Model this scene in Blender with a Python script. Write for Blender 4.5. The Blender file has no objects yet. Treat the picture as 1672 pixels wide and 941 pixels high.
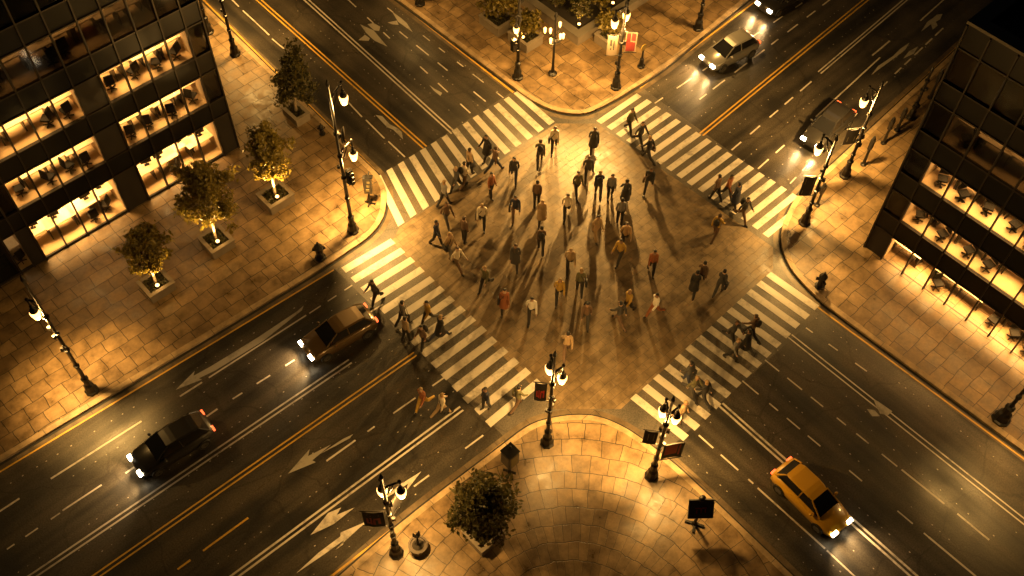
import bpy, bmesh, math, random
import numpy as np
from mathutils import Vector, Matrix, Euler
random.seed(7)
PI = math.pi
scene = bpy.context.scene
COL = scene.collection
# ------------------------------------------------------------------ camera calibration
CF = 1723.0
CPITCH, CROLL, CAZ = [math.radians(a) for a in (54.68, -1.40, 43.64)]
CH = 38.0
_f = np.array([0, math.cos(CPITCH), -math.sin(CPITCH)]); _r = np.array([1, 0, 0.]); _d = np.cross(_f, _r)
_R = math.cos(CROLL)*_r + math.sin(CROLL)*_d
_D = -math.sin(CROLL)*_r + math.cos(CROLL)*_d
_c, _s = math.cos(-CAZ), math.sin(-CAZ)
_RZ = np.array([[_c, -_s, 0], [_s, _c, 0], [0, 0, 1]])
AXR, AXD, AXF = _RZ@_R, _RZ@_D, _RZ@_f
def _ray(px, py): return AXR*(px-836) + AXD*(py-470.5) + AXF*CF
def _at0(px, py, z=0.0):
    v = _ray(px, py); return np.array([0, 0, CH]) + v*((z-CH)/v[2])
_O = _at0(940, 425)
CAM = np.array([-_O[0], -_O[1], CH])
def at(px, py, z=0.0):
    """place on the horizontal plane z that the photograph shows at pixel (px, py)"""
    v = _at0(px, py, z); return (float(v[0]-_O[0]), float(v[1]-_O[1]))
# ------------------------------------------------------------------ scene helpers
def link(o):
    COL.objects.link(o); return o
def empty(name, loc, rz=0.0):
    o = link(bpy.data.objects.new(name, None)); o.location = loc; o.rotation_euler = (0, 0, rz)
    o.empty_display_size = 0.2
    return o
LABELS = {}
def tag(o, label=None, cat=None, group=None, kind=None):
    if label:
        o['label'] = label; LABELS.setdefault(label, []).append(o.name)
    if cat: o['category'] = cat
    if group: o['group'] = group
    if kind: o['kind'] = kind
    return o
class MB:
    def __init__(s): s.v = []; s.f = []; s.m = []; s.mi = 0
    def add(s, vs, fs):
        b = len(s.v); s.v += [tuple(map(float, v)) for v in vs]
        for f in fs: s.f.append(tuple(b+i for i in f)); s.m.append(s.mi)
        return s
    def box(s, x0, x1, y0, y1, z0, z1):
        vs = [(x0,y0,z0),(x1,y0,z0),(x1,y1,z0),(x0,y1,z0),(x0,y0,z1),(x1,y0,z1),(x1,y1,z1),(x0,y1,z1)]
        return s.add(vs, [(0,3,2,1),(4,5,6,7),(0,1,5,4),(1,2,6,5),(2,3,7,6),(3,0,4,7)])
    def obox(s, c, sz, rz=0.0, rx=0.0, ry=0.0):
        M = Euler((rx, ry, rz)).to_matrix(); vs = []
        for dz in (-.5, .5):
            for dx, dy in ((-.5,-.5),(.5,-.5),(.5,.5),(-.5,.5)):
                vs.append(Vector(c) + M@Vector((dx*sz[0], dy*sz[1], dz*sz[2])))
        return s.add(vs, [(0,3,2,1),(4,5,6,7),(0,1,5,4),(1,2,6,5),(2,3,7,6),(3,0,4,7)])
    def prism(s, poly, z0, z1):
        n = len(poly)
        a = sum(poly[i][0]*poly[(i+1)%n][1]-poly[(i+1)%n][0]*poly[i][1] for i in range(n))
        if a < 0: poly = poly[::-1]
        vs = [(p[0],p[1],z0) for p in poly] + [(p[0],p[1],z1) for p in poly]
        fs = [tuple(range(n-1,-1,-1)), tuple(range(n,2*n))]
        fs += [(i,(i+1)%n,n+(i+1)%n,n+i) for i in range(n)]
        return s.add(vs, fs)
    def sheet(s, poly, z):
        n = len(poly)
        a = sum(poly[i][0]*poly[(i+1)%n][1]-poly[(i+1)%n][0]*poly[i][1] for i in range(n))
        if a < 0: poly = poly[::-1]
        return s.add([(p[0],p[1],z) for p in poly], [tuple(range(n))])
    def tube(s, pts, rad, n=8, cap=True, flat=1.0):
        pts = [Vector(p) for p in pts]
        if not isinstance(rad, (list, tuple)): rad = [rad]*len(pts)
        vs = []; up = None
        for i, p in enumerate(pts):
            t = (pts[min(i+1,len(pts)-1)]-pts[max(i-1,0)]).normalized()
            if up is None:
                up = Vector((0,0,1)) if abs(t.z) < .9 else Vector((1,0,0))
            u = t.cross(up)
            if u.length < 1e-5: u = t.orthogonal()
            u.normalize(); w = u.cross(t).normalized(); up = w
            for k in range(n):
                a = 2*PI*k/n
                vs.append(p + u*math.cos(a)*rad[i] + w*math.sin(a)*rad[i]*flat)
        fs = []
        for i in range(len(pts)-1):
            for k in range(n):
                fs.append((i*n+k, i*n+(k+1)%n, (i+1)*n+(k+1)%n, (i+1)*n+k))
        if cap:
            fs.append(tuple(range(n-1,-1,-1))); fs.append(tuple((len(pts)-1)*n+k for k in range(n)))
        return s.add(vs, fs)
    def lathe(s, prof, c=(0,0,0), n=16, rot=0.0):
        vs = []
        for r, z in prof:
            for k in range(n):
                a = 2*PI*k/n + rot
                vs.append((c[0]+r*math.cos(a), c[1]+r*math.sin(a), c[2]+z))
        fs = []
        for i in range(len(prof)-1):
            for k in range(n):
                fs.append((i*n+k, i*n+(k+1)%n, (i+1)*n+(k+1)%n, (i+1)*n+k))
        fs.append(tuple(range(n-1,-1,-1))); fs.append(tuple((len(prof)-1)*n+k for k in range(n)))
        return s.add(vs, fs)
    def ball(s, c, r, n=8, m=5):
        r = r if isinstance(r, (tuple, list)) else (r, r, r)
        prof = [(max(1e-3, math.sin(PI*i/m)), -math.cos(PI*i/m)) for i in range(m+1)]
        b = len(s.v); s.lathe(prof, (0,0,0), n)
        for i in range(b, len(s.v)):
            v = s.v[i]; s.v[i] = (c[0]+v[0]*r[0], c[1]+v[1]*r[1], c[2]+v[2]*r[2])
        return s
    def mesh(s, name, mats, smooth=False):
        me = bpy.data.meshes.new(name); me.from_pydata(s.v, [], s.f)
        if not isinstance(mats, (list, tuple)): mats = [mats]
        for m in mats: me.materials.append(m)
        if len(mats) > 1: me.polygons.foreach_set('material_index', s.m)
        if smooth: me.polygons.foreach_set('use_smooth', [True]*len(me.polygons))
        me.update(); return me
    def build(s, name, mats, parent=None, smooth=False, loc=None):
        o = link(bpy.data.objects.new(name, s.mesh(name, mats, smooth)))
        if parent: o.parent = parent
        if loc: o.location = loc
        return o
def kids(o): return [c for c in KID.get(o.name, [])]
def copy_tree(o, parent=None):
    c = o.copy(); COL.objects.link(c)
    if parent: c.parent = parent
    for ch in list(o.children): copy_tree(ch, c)
    return c
# ------------------------------------------------------------------ materials
def N(nt, t, **kw):
    n = nt.nodes.new(t)
    for k, v in kw.items():
        if hasattr(n, k): setattr(n, k, v)
        else: n.inputs[k].default_value = v
    return n
def newmat(name):
    m = bpy.data.materials.new(name); m.use_nodes = True
    nt = m.node_tree; nt.nodes.clear()
    out = nt.nodes.new('ShaderNodeOutputMaterial')
    p = nt.nodes.new('ShaderNodeBsdfPrincipled'); nt.links.new(p.outputs[0], out.inputs[0])
    return m, nt, p, out
def c4(c): return (c[0], c[1], c[2], 1.0)
def plain(name, col, rough=.6, metal=0.0, var=.25, scale=6.0, bump=0.0):
    """single material with a little procedural unevenness"""
    m, nt, p, out = newmat(name); L = nt.links.new
    tc = N(nt, 'ShaderNodeTexCoord'); no = N(nt, 'ShaderNodeTexNoise'); no.inputs['Scale'].default_value = scale
    no.inputs['Detail'].default_value = 4
    L(tc.outputs['Object'], no.inputs['Vector'])
    mx = N(nt, 'ShaderNodeMix', data_type='RGBA')
    mx.inputs[6].default_value = c4([x*(1-var) for x in col]); mx.inputs[7].default_value = c4([min(1, x*(1+var)) for x in col])
    L(no.outputs[0], mx.inputs[0]); L(mx.outputs[2], p.inputs['Base Color'])
    mr = N(nt, 'ShaderNodeMapRange'); mr.inputs[3].default_value = max(.05, rough-.12); mr.inputs[4].default_value = min(1, rough+.12)
    L(no.outputs[0], mr.inputs[0]); L(mr.outputs[0], p.inputs['Roughness'])
    p.inputs['Metallic'].default_value = metal
    if bump:
        b = N(nt, 'ShaderNodeBump'); b.inputs['Strength'].default_value = bump; b.inputs['Distance'].default_value = .02
        L(no.outputs[0], b.inputs['Height']); L(b.outputs[0], p.inputs['Normal'])
    return m
def emit(name, col, strength):
    m, nt, p, out = newmat(name)
    p.inputs['Base Color'].default_value = c4(col); p.inputs['Emission Color'].default_value = c4(col)
    p.inputs['Emission Strength'].default_value = strength; p.inputs['Roughness'].default_value = .4
    return m
def asphalt(name, axis, dark=.017, light=.085, rlo=.25, rhi=.58, streak=True):
    m, nt, p, out = newmat(name); L = nt.links.new
    tc = N(nt, 'ShaderNodeTexCoord'); mp = N(nt, 'ShaderNodeMapping')
    mp.inputs['Scale'].default_value = ((.045, 1.15, 1) if axis == 'x' else (1.15, .045, 1)) if streak else (.5, .5, 1)
    L(tc.outputs['Object'], mp.inputs[0])
    n1 = N(nt, 'ShaderNodeTexNoise'); n1.inputs['Scale'].default_value = 1.0; n1.inputs['Detail'].default_value = 5
    L(mp.outputs[0], n1.inputs['Vector'])
    n2 = N(nt, 'ShaderNodeTexNoise'); n2.inputs['Scale'].default_value = .45; n2.inputs['Detail'].default_value = 6
    L(tc.outputs['Object'], n2.inputs['Vector'])
    n3 = N(nt, 'ShaderNodeTexNoise'); n3.inputs['Scale'].default_value = 16; n3.inputs['Detail'].default_value = 3
    L(tc.outputs['Object'], n3.inputs['Vector'])
    a = N(nt, 'ShaderNodeMath', operation='MULTIPLY_ADD'); a.inputs[1].default_value = .6
    L(n1.outputs[0], a.inputs[0])
    b = N(nt, 'ShaderNodeMath', operation='MULTIPLY'); b.inputs[1].default_value = .4; L(n2.outputs[0], b.inputs[0]); L(b.outputs[0], a.inputs[2])
    cr = N(nt, 'ShaderNodeValToRGB'); cr.color_ramp.elements[0].position = .41; cr.color_ramp.elements[1].position = .62
    cr.color_ramp.elements[0].color = (dark, dark*.9, dark*.78, 1); cr.color_ramp.elements[1].color = (light, light*.84, light*.64, 1)
    L(a.outputs[0], cr.inputs[0])
    gr = N(nt, 'ShaderNodeMix', data_type='RGBA', blend_type='MULTIPLY'); gr.inputs[0].default_value = .7
    g2 = N(nt, 'ShaderNodeMapRange'); g2.inputs[1].default_value = .3; g2.inputs[2].default_value = .7; g2.inputs[3].default_value = .55; g2.inputs[4].default_value = 1.5
    L(n3.outputs[0], g2.inputs[0]); L(cr.outputs[0], gr.inputs[6]); L(g2.outputs[0], gr.inputs[7]); 
    wv = N(nt, 'ShaderNodeVectorMath', operation='SCALE'); wv.inputs['Scale'].default_value = 1.6; L(n2.outputs['Color'], wv.inputs[0])
    wa = N(nt, 'ShaderNodeVectorMath', operation='ADD'); L(tc.outputs['Object'], wa.inputs[0]); L(wv.outputs[0], wa.inputs[1])
    vo = N(nt, 'ShaderNodeTexVoronoi', feature='DISTANCE_TO_EDGE'); vo.inputs['Scale'].default_value = .22; L(wa.outputs[0], vo.inputs['Vector'])
    ck = N(nt, 'ShaderNodeMapRange'); ck.inputs[1].default_value = .004; ck.inputs[2].default_value = .012; ck.inputs[3].default_value = .72; ck.inputs[4].default_value = 1.0; L(vo.outputs['Distance'], ck.inputs[0])
    cm = N(nt, 'ShaderNodeMix', data_type='RGBA', blend_type='MULTIPLY'); cm.inputs[0].default_value = 1.0; L(gr.outputs[2], cm.inputs[6]); L(ck.outputs[0], cm.inputs[7]); L(cm.outputs[2], p.inputs['Base Color'])
    if streak:   # rolled surface: the sheen stretches along the lanes
        p.inputs['Anisotropic'].default_value = .55; p.inputs['Specular IOR Level'].default_value = .38; tg = N(nt, 'ShaderNodeCombineXYZ')
        tg.inputs[0].default_value = 1.0 if axis == 'x' else 0.0; tg.inputs[1].default_value = 0.0 if axis == 'x' else 1.0; L(tg.outputs[0], p.inputs['Tangent'])
    mr = N(nt, 'ShaderNodeMapRange'); mr.inputs[1].default_value = .35; mr.inputs[2].default_value = .65
    mr.inputs[3].default_value = rhi; mr.inputs[4].default_value = rlo
    L(a.outputs[0], mr.inputs[0]); L(mr.outputs[0], p.inputs['Roughness'])
    bp = N(nt, 'ShaderNodeBump'); bp.inputs['Strength'].default_value = .35; bp.inputs['Distance'].default_value = .02
    L(n3.outputs[0], bp.inputs['Height']); L(bp.outputs[0], p.inputs['Normal'])
    return m
def stone(name, c1, c2, mortar, bw, bh, wob=.12, rough=(.35, .7), polar=None, msize=.018, rot=0.0, speck=0.0, offset=.5):
    m, nt, p, out = newmat(name); L = nt.links.new
    tc = N(nt, 'ShaderNodeTexCoord')
    vec = tc.outputs['Object']
    if polar:
        sx = N(nt, 'ShaderNodeSeparateXYZ'); L(vec, sx.inputs[0])
        dx = N(nt, 'ShaderNodeMath', operation='SUBTRACT'); dx.inputs[1].default_value = polar[0]; L(sx.outputs[0], dx.inputs[0])
        dy = N(nt, 'ShaderNodeMath', operation='SUBTRACT'); dy.inputs[1].default_value = polar[1]; L(sx.outputs[1], dy.inputs[0])
        th = N(nt, 'ShaderNodeMath', operation='ARCTAN2'); L(dy.outputs[0], th.inputs[0]); L(dx.outputs[0], th.inputs[1])
        ts = N(nt, 'ShaderNodeMath', operation='MULTIPLY'); ts.inputs[1].default_value = polar[2]; L(th.outputs[0], ts.inputs[0])
        d2 = N(nt, 'ShaderNodeCombineXYZ'); L(dx.outputs[0], d2.inputs[0]); L(dy.outputs[0], d2.inputs[1])
        ln = N(nt, 'ShaderNodeVectorMath', operation='LENGTH'); L(d2.outputs[0], ln.inputs[0])
        cb = N(nt, 'ShaderNodeCombineXYZ'); L(ts.outputs[0], cb.inputs[0]); L(ln.outputs['Value'], cb.inputs[1])
        vec = cb.outputs[0]
    mp = N(nt, 'ShaderNodeMapping'); mp.inputs['Rotation'].default_value = (0, 0, rot); L(vec, mp.inputs[0])
    wn = N(nt, 'ShaderNodeTexNoise'); wn.inputs['Scale'].default_value = .9; wn.inputs['Detail'].default_value = 3
    L(mp.outputs[0], wn.inputs['Vector'])
    sb = N(nt, 'ShaderNodeVectorMath', operation='SUBTRACT'); sb.inputs[1].default_value = (.5, .5, .5); L(wn.outputs['Color'], sb.inputs[0])
    sc = N(nt, 'ShaderNodeVectorMath', operation='SCALE'); sc.inputs['Scale'].default_value = wob*2; L(sb.outputs[0], sc.inputs[0])
    ad = N(nt, 'ShaderNodeVectorMath', operation='ADD'); L(mp.outputs[0], ad.inputs[0]); L(sc.outputs[0], ad.inputs[1])
    br = N(nt, 'ShaderNodeTexBrick'); br.offset = offset; br.squash = .75; br.squash_frequency = 3
    br.inputs['Scale'].default_value = 1.0; br.inputs['Brick Width'].default_value = bw; br.inputs['Row Height'].default_value = bh
    br.inputs['Mortar Size'].default_value = msize; br.inputs['Mortar Smooth'].default_value = .3; br.inputs['Bias'].default_value = 0
    br.inputs['Color1'].default_value = c4(c1); br.inputs['Color2'].default_value = c4(c2); br.inputs['Mortar'].default_value = c4(mortar)
    L(ad.outputs[0], br.inputs['Vector'])
    n2 = N(nt, 'ShaderNodeTexNoise'); n2.inputs['Scale'].default_value = 1.7; n2.inputs['Detail'].default_value = 8; n2.inputs['Roughness'].default_value = .65
    L(tc.outputs['Object'], n2.inputs['Vector'])
    mr = N(nt, 'ShaderNodeMapRange'); mr.inputs[1].default_value = .25; mr.inputs[2].default_value = .75; mr.inputs[3].default_value = .25; mr.inputs[4].default_value = 1.75
    L(n2.outputs[0], mr.inputs[0])
    mu = N(nt, 'ShaderNodeMix', data_type='RGBA', blend_type='MULTIPLY'); mu.inputs[0].default_value = .85
    L(br.outputs[0], mu.inputs[6]); L(mr.outputs[0], mu.inputs[7])
    colout = mu.outputs[2]
    rr = N(nt, 'ShaderNodeMapRange'); rr.inputs[1].default_value = .3; rr.inputs[2].default_value = .7
    rr.inputs[3].default_value = rough[0]; rr.inputs[4].default_value = rough[1]; L(n2.outputs[0], rr.inputs[0])
    if speck:
        n4 = N(nt, 'ShaderNodeTexNoise'); n4.inputs['Scale'].default_value = 7; n4.inputs['Detail'].default_value = 5; n4.inputs['Roughness'].default_value = .7
        L(tc.outputs['Object'], n4.inputs['Vector'])
        s2 = N(nt, 'ShaderNodeMapRange'); s2.inputs[1].default_value = .66; s2.inputs[2].default_value = .72; s2.inputs[3].default_value = 0; s2.inputs[4].default_value = speck
        L(n4.outputs[0], s2.inputs[0])
        m3 = N(nt, 'ShaderNodeMix', data_type='RGBA'); m3.inputs[7].default_value = (.3, .25, .18, 1)
        L(s2.outputs[0], m3.inputs[0]); L(colout, m3.inputs[6]); colout = m3.outputs[2]
    L(colout, p.inputs['Base Color']); L(rr.outputs[0], p.inputs['Roughness'])
    hs = N(nt, 'ShaderNodeMath', operation='MULTIPLY_ADD'); hs.inputs[1].default_value = -1.0
    L(br.outputs['Fac'], hs.inputs[0])
    h2 = N(nt, 'ShaderNodeMath', operation='MULTIPLY'); h2.inputs[1].default_value = .9; L(n2.outputs[0], h2.inputs[0]); L(h2.outputs[0], hs.inputs[2])
    bp = N(nt, 'ShaderNodeBump'); bp.inputs['Strength'].default_value = .5; bp.inputs['Distance'].default_value = .03
    L(hs.outputs[0], bp.inputs['Height']); L(bp.outputs[0], p.inputs['Normal'])
    return m
def paint(name, col, wear=.45, rough=.45):
    """road paint worn through to the asphalt in patches"""
    m, nt, p, out = newmat(name); L = nt.links.new
    tc = N(nt, 'ShaderNodeTexCoord')
    n1 = N(nt, 'ShaderNodeTexNoise'); n1.inputs['Scale'].default_value = 3.5; n1.inputs['Detail'].default_value = 8; n1.inputs['Roughness'].default_value = .7
    L(tc.outputs['Object'], n1.inputs['Vector'])
    n2 = N(nt, 'ShaderNodeTexNoise'); n2.inputs['Scale'].default_value = .6; n2.inputs['Detail'].default_value = 3
    L(tc.outputs['Object'], n2.inputs['Vector'])
    a = N(nt, 'ShaderNodeMath', operation='ADD'); L(n1.outputs[0], a.inputs[0]); L(n2.outputs[0], a.inputs[1])
    mr = N(nt, 'ShaderNodeMapRange'); mr.inputs[1].default_value = 1.02; mr.inputs[2].default_value = 1.38; mr.inputs[3].default_value = 0; mr.inputs[4].default_value = wear
    L(a.outputs[0], mr.inputs[0])
    mx = N(nt, 'ShaderNodeMix', data_type='RGBA'); mx.inputs[6].default_value = c4(col); mx.inputs[7].default_value = (.05, .045, .04, 1)
    L(mr.outputs[0], mx.inputs[0]); L(mx.outputs[2], p.inputs['Base Color']); p.inputs['Roughness'].default_value = rough
    return m
def glass(name, tint, gloss=.05, trans=.9):
    m, nt, p, out = newmat(name); L = nt.links.new
    nt.nodes.remove(p)
    tr = N(nt, 'ShaderNodeBsdfTransparent'); tr.inputs[0].default_value = c4([t*trans for t in tint])
    gl = N(nt, 'ShaderNodeBsdfGlossy'); gl.inputs['Roughness'].default_value = gloss
    lw = N(nt, 'ShaderNodeFresnel'); lw.inputs[0].default_value = 1.45
    tc = N(nt, 'ShaderNodeTexCoord'); no = N(nt, 'ShaderNodeTexNoise'); no.inputs['Scale'].default_value = .8; L(tc.outputs['Object'], no.inputs['Vector'])
    bp = N(nt, 'ShaderNodeBump'); bp.inputs['Strength'].default_value = .06; bp.inputs['Distance'].default_value = .05; L(no.outputs[0], bp.inputs['Height']); L(bp.outputs[0], gl.inputs['Normal'])
    geo = N(nt, 'ShaderNodeNewGeometry'); iv = N(nt, 'ShaderNodeMath', operation='SUBTRACT'); iv.inputs[0].default_value = 1.0; L(geo.outputs['Backfacing'], iv.inputs[1])
    fm = N(nt, 'ShaderNodeMath', operation='MULTIPLY'); L(lw.outputs[0], fm.inputs[0]); L(iv.outputs[0], fm.inputs[1])
    mx = N(nt, 'ShaderNodeMixShader'); L(fm.outputs[0], mx.inputs[0]); L(tr.outputs[0], mx.inputs[1]); L(gl.outputs[0], mx.inputs[2])
    L(mx.outputs[0], out.inputs[0]); return m
def leafmat(name, a, b):
    m, nt, p, out = newmat(name); L = nt.links.new
    g = N(nt, 'ShaderNodeNewGeometry')
    cr = N(nt, 'ShaderNodeMix', data_type='RGBA'); cr.inputs[6].default_value = c4(a); cr.inputs[7].default_value = c4(b)
    L(g.outputs['Random Per Island'], cr.inputs[0]); L(cr.outputs[2], p.inputs['Base Color'])
    p.inputs['Roughness'].default_value = .5
    tl = N(nt, 'ShaderNodeBsdfTranslucent'); L(cr.outputs[2], tl.inputs[0])
    mx = N(nt, 'ShaderNodeMixShader'); mx.inputs[0].default_value = .5
    L(p.outputs[0], mx.inputs[1]); L(tl.outputs[0], mx.inputs[2]); L(mx.outputs[0], out.inputs[0]); return m

M = {}
M['asph_x'] = asphalt('asphalt along avenue', 'x'); M['asph_y'] = asphalt('asphalt along street', 'y')
M['asph_c'] = asphalt('asphalt of junction', 'x', .05, .12, .38, .66, streak=False)
M['ground'] = plain('dark ground', (.03, .028, .025), .9)
TAN1, TAN2, MOR = (.235, .157, .077), (.15, .098, .048), (.03, .022, .014)
M['pave'] = stone('stone slab paving', TAN1, TAN2, MOR, .88, .68, .12, (.26, .62), msize=.017)
M['pave_n'] = stone('irregular slab paving', TAN1, TAN2, MOR, 1.05, .72, .24, (.26, .6), rot=PI/2, msize=.016)
M['pave_s'] = stone('curved course paving', TAN1, TAN2, MOR, .88, .72, .13, (.26, .6), polar=(-12.4, -12.6, 9.2), msize=.017)
M['pave_c'] = stone('junction block paving', (.175, .123, .068), (.136, .096, .052), (.085, .06, .034), .66, .34, .09, (.36, .66), msize=.012, speck=.85)
M['kerb'] = stone('granite kerb', (.36, .26, .15), (.28, .2, .11), (.06, .05, .04), 1.9, 3.0, .03, (.45, .75), msize=.012)
M['gutter'] = stone('gutter course', (.13, .095, .055), (.095, .068, .04), (.04, .03, .025), 1.6, 3.0, .03, (.35, .6), msize=.012)
M['white'] = paint('white road paint', (.55, .50, .43), .85); M['white_dim'] = paint('worn white road paint', (.36, .33, .28), .8)
M['yellow'] = paint('yellow road paint', (.62, .36, .05), .55)
M['kerb_shade'] = plain('painted kerb shadow', (.012,.011,.01), .7)  # near-black colour for the painted shadow band along the kerbs
M['stud'] = plain('road stud', (.4, .36, .3), .35)
M['iron'] = plain('black painted iron', (.018, .016, .014), .42, .5, scale=12)
M['lampglass'] = emit('lit lantern glass', (1.0, .5, .13), 5.5)
M['bulb'] = emit('lit garden bulb', (1.0, .5, .13), 8.0)
M['facade'] = plain('dark stone cladding', (.02, .017, .015), .5, scale=1.2, bump=.1)
M['spandrel'] = plain('dark spandrel glass', (.006, .006, .006), .35, scale=.7)
M['spandrel'].node_tree.nodes['Principled BSDF'].inputs['Specular IOR Level'].default_value = .2
M['facade'].node_tree.nodes['Principled BSDF'].inputs['Specular IOR Level'].default_value = .25
M['mullion'] = plain('dark bronze mullion', (.03, .025, .02), .45, .6)
M['glass'] = glass('clear window glass', (.97, .95, .9))
M['glass_dark'] = glass('tinted window glass', (.55, .52, .48), .08, .7)
M['room'] = plain('office wall plaster', (.6, .46, .3), .8, var=.08)
M['roomfloor'] = plain('office carpet', (.5, .37, .22), .8, var=.15)
M['ceil'] = plain('office ceiling', (.75, .7, .62), .8, var=.04)
M['wood'] = plain('pale desk top', (.55, .45, .32), .45)
M['darkplastic'] = plain('black chair fabric', (.009, .008, .007), .6)
M['darkplastic'].node_tree.nodes['Principled BSDF'].inputs['Specular IOR Level'].default_value = .08
M['roof'] = plain('roof membrane', (.02, .019, .018), .8, scale=1)
M['coping'] = plain('roof coping stone', (.16, .14, .11), .6, scale=2)
M['panel'] = emit('office ceiling lamp', (1.0, .72, .36), 5.0)
M['planter'] = plain('planter concrete', (.2, .165, .125), .7, scale=3, bump=.2)
M['planter_dark'] = plain('dark weathered stone', (.08,.06,.045), .7, scale=5, bump=.3)
M['soil'] = plain('dark soil', (.02, .015, .01), .95, scale=9, bump=.8)
M['bark'] = plain('tree bark', (.26, .21, .15), .85, scale=14, bump=.6)
M['leaf_gold'] = leafmat('golden autumn leaves', (.11, .09, .014), (.24, .18, .034))
M['leaf_dark'] = leafmat('dark green leaves', (.045, .046, .013), (.14, .115, .035))
M['leaf_low'] = leafmat('ground cover leaves', (.03, .03, .01), (.09, .075, .02))
M['banner_black'] = plain('black banner cloth', (.02, .017, .016), .7); M['banner_red'] = plain('red banner print', (.5, .03, .02), .6)
M['banner_pale'] = plain('pale banner cloth', (.17, .13, .09), .7)
M['red_dark'] = plain('faded red cloth', (.13, .012, .01), .7)
M['board'] = plain('dark sign board', (.03, .028, .026), .35); M['board_pale'] = plain('pale sign sheet', (.16, .13, .06), .5)
M['signface'] = plain('yellow sign face', (.3, .2, .03), .5)
# ------------------------------------------------------------------ ground, roads, pavements
def Z(ox, oy, pts, k=3.136): return [(ox+a/k, oy+b/k) for a, b in pts]
def W(pts, z=0.0): return [at(p[0], p[1], z) for p in pts]
def structure(name, mb, mat, smooth=False):
    return tag(mb.build(name, mat, smooth=smooth), kind='structure')
structure('ground', MB().sheet([(-600,-600),(600,-600),(600,600),(-600,600)], -.16), M['ground'])
XW, XE_, YN, YS = -8.35, 10.25, 9.8, -9.2
structure('road', MB().sheet([(-70,-25),(XW,-25),(XW,20),(-70,20)], 0), M['asph_x'])
structure('road', MB().sheet([(XE_,-20),(80,-20),(80,22),(XE_,22)], 0), M['asph_x'])
structure('road', MB().sheet([(XW,YN),(XE_,YN),(XE_,70),(XW,70)], 0), M['asph_y'])
structure('road', MB().sheet([(XW,YS),(XE_,YS),(XE_,-60),(XW,-60)], 0), M['asph_y'])
structure('junction', MB().sheet([(XW,YS),(XE_,YS),(XE_,YN),(XW,YN)], 0), M['asph_c'])
def extend(pts, d=45):
    a = Vector(pts[0]); b = Vector(pts[1]); e0 = a + (a-b).normalized()*d
    a = Vector(pts[-1]); b = Vector(pts[-2]); e1 = a + (a-b).normalized()*d
    return [tuple(e0)] + list(pts) + [tuple(e1)]
def smoothline(pts, it=2):
    for _ in range(it):
        q = [pts[0]]
        for i in range(1, len(pts)-1):
            a, b, c = Vector(pts[i-1]), Vector(pts[i]), Vector(pts[i+1])
            if (b-a).length > 6: q.append(tuple(b - (b-a).normalized()*.6))
            else: q.append(tuple(a*.25+b*.75))
            if (c-b).length > 6: q.append(tuple(b + (c-b).normalized()*.6))
            else: q.append(tuple(b*.75+c*.25))
        q.append(pts[-1]); pts = q
    return pts
def offset(pts, d):
    out = []
    for i in range(len(pts)):
        a = Vector(pts[max(0,i-1)]); b = Vector(pts[min(len(pts)-1,i+1)])
        t = (b-a).normalized(); out.append((pts[i][0]-t.y*d, pts[i][1]+t.x*d))
    return out
KERB = {
 'w': [(330,6),(600,270),(620,289),(630,308),(631,334),(628,353),(617,374),(598,393),(572,410),(543.5,430),(432,498),(0,757)],
 'n': [(660,10),(838.6,145),(867,166),(896,180),(921.5,187),(947,189),(966,185),(991.6,172),(1017,158),(1080,118),(1223,0)],
 'e': [(1650,0),(1351,277),(1320,302),(1300,322),(1285.5,348),(1276,372),(1274,398),(1281,423),(1293,445.5),(1316,471),(1345,499),(1672,741)],
 's': [(560,938),(660,850),(819,730),(864,695),(902,684),(940.6,679),(979,682),(1020,700),(1052,722),(1080,743),(1119,775),(1291,940)]}
SIDE = {'w': (-1, [(-70,70)], -1), 'n': (1, [(90,70)], 1), 'e': (1, [(90,-60)], -1), 's': (-1, [(-70,-60)], 1)}
KW = {}
for key, px in KERB.items():
    line = smoothline(extend(W(px)))
    far = SIDE[key][1][0]
    # which side is the pavement: the side of the far corner
    m = len(line)//2; t = Vector(line[m+1])-Vector(line[m-1]); nv = Vector((-t.y, t.x))
    sgn = 1 if nv.dot(Vector(far)-Vector(line[m])) > 0 else -1
    inner = offset(line, .24*sgn); gut = offset(line, -.34*sgn); KW[key] = (line, inner, sgn)
    k = MB()
    for i in range(len(line)-1):
        k.add([(*line[i],-.14),(*line[i+1],-.14),(*line[i+1],.125),(*line[i],.125),(*inner[i],.14),(*inner[i+1],.14)],
              [(0,1,2,3),(3,2,5,4)] if sgn > 0 else [(3,2,1,0),(4,5,2,3)])
    # lay stone courses along the kerb by object space: fine at this size
    structure('kerb', k, M['kerb'])
    g = MB()
    for i in range(len(line)-1):
        q = [line[i], line[i+1], gut[i+1], gut[i]]
        g.sheet(q, .004)
    structure('gutter', g, M['gutter'])
    g = MB(); ch = offset(line, -.11*sgn)  # dark strip on the gutter: the kerb's shadow painted as colour
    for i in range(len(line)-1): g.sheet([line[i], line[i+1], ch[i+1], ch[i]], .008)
    structure('painted_kerb_shade', g, M['kerb_shade'])
    structure('pavement', MB().sheet(inner + [far], .132), M[{'w':'pave','n':'pave_n','e':'pave','s':'pave_s'}[key]])
# paved middle of the junction
structure('junction_paving', MB().sheet([at(*p) for p in [(652,372),(907,202),(975,202),(1262,404),(1262,440),(1014,668),(905,668),(640,395)]], .004), M['pave_c'])
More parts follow.
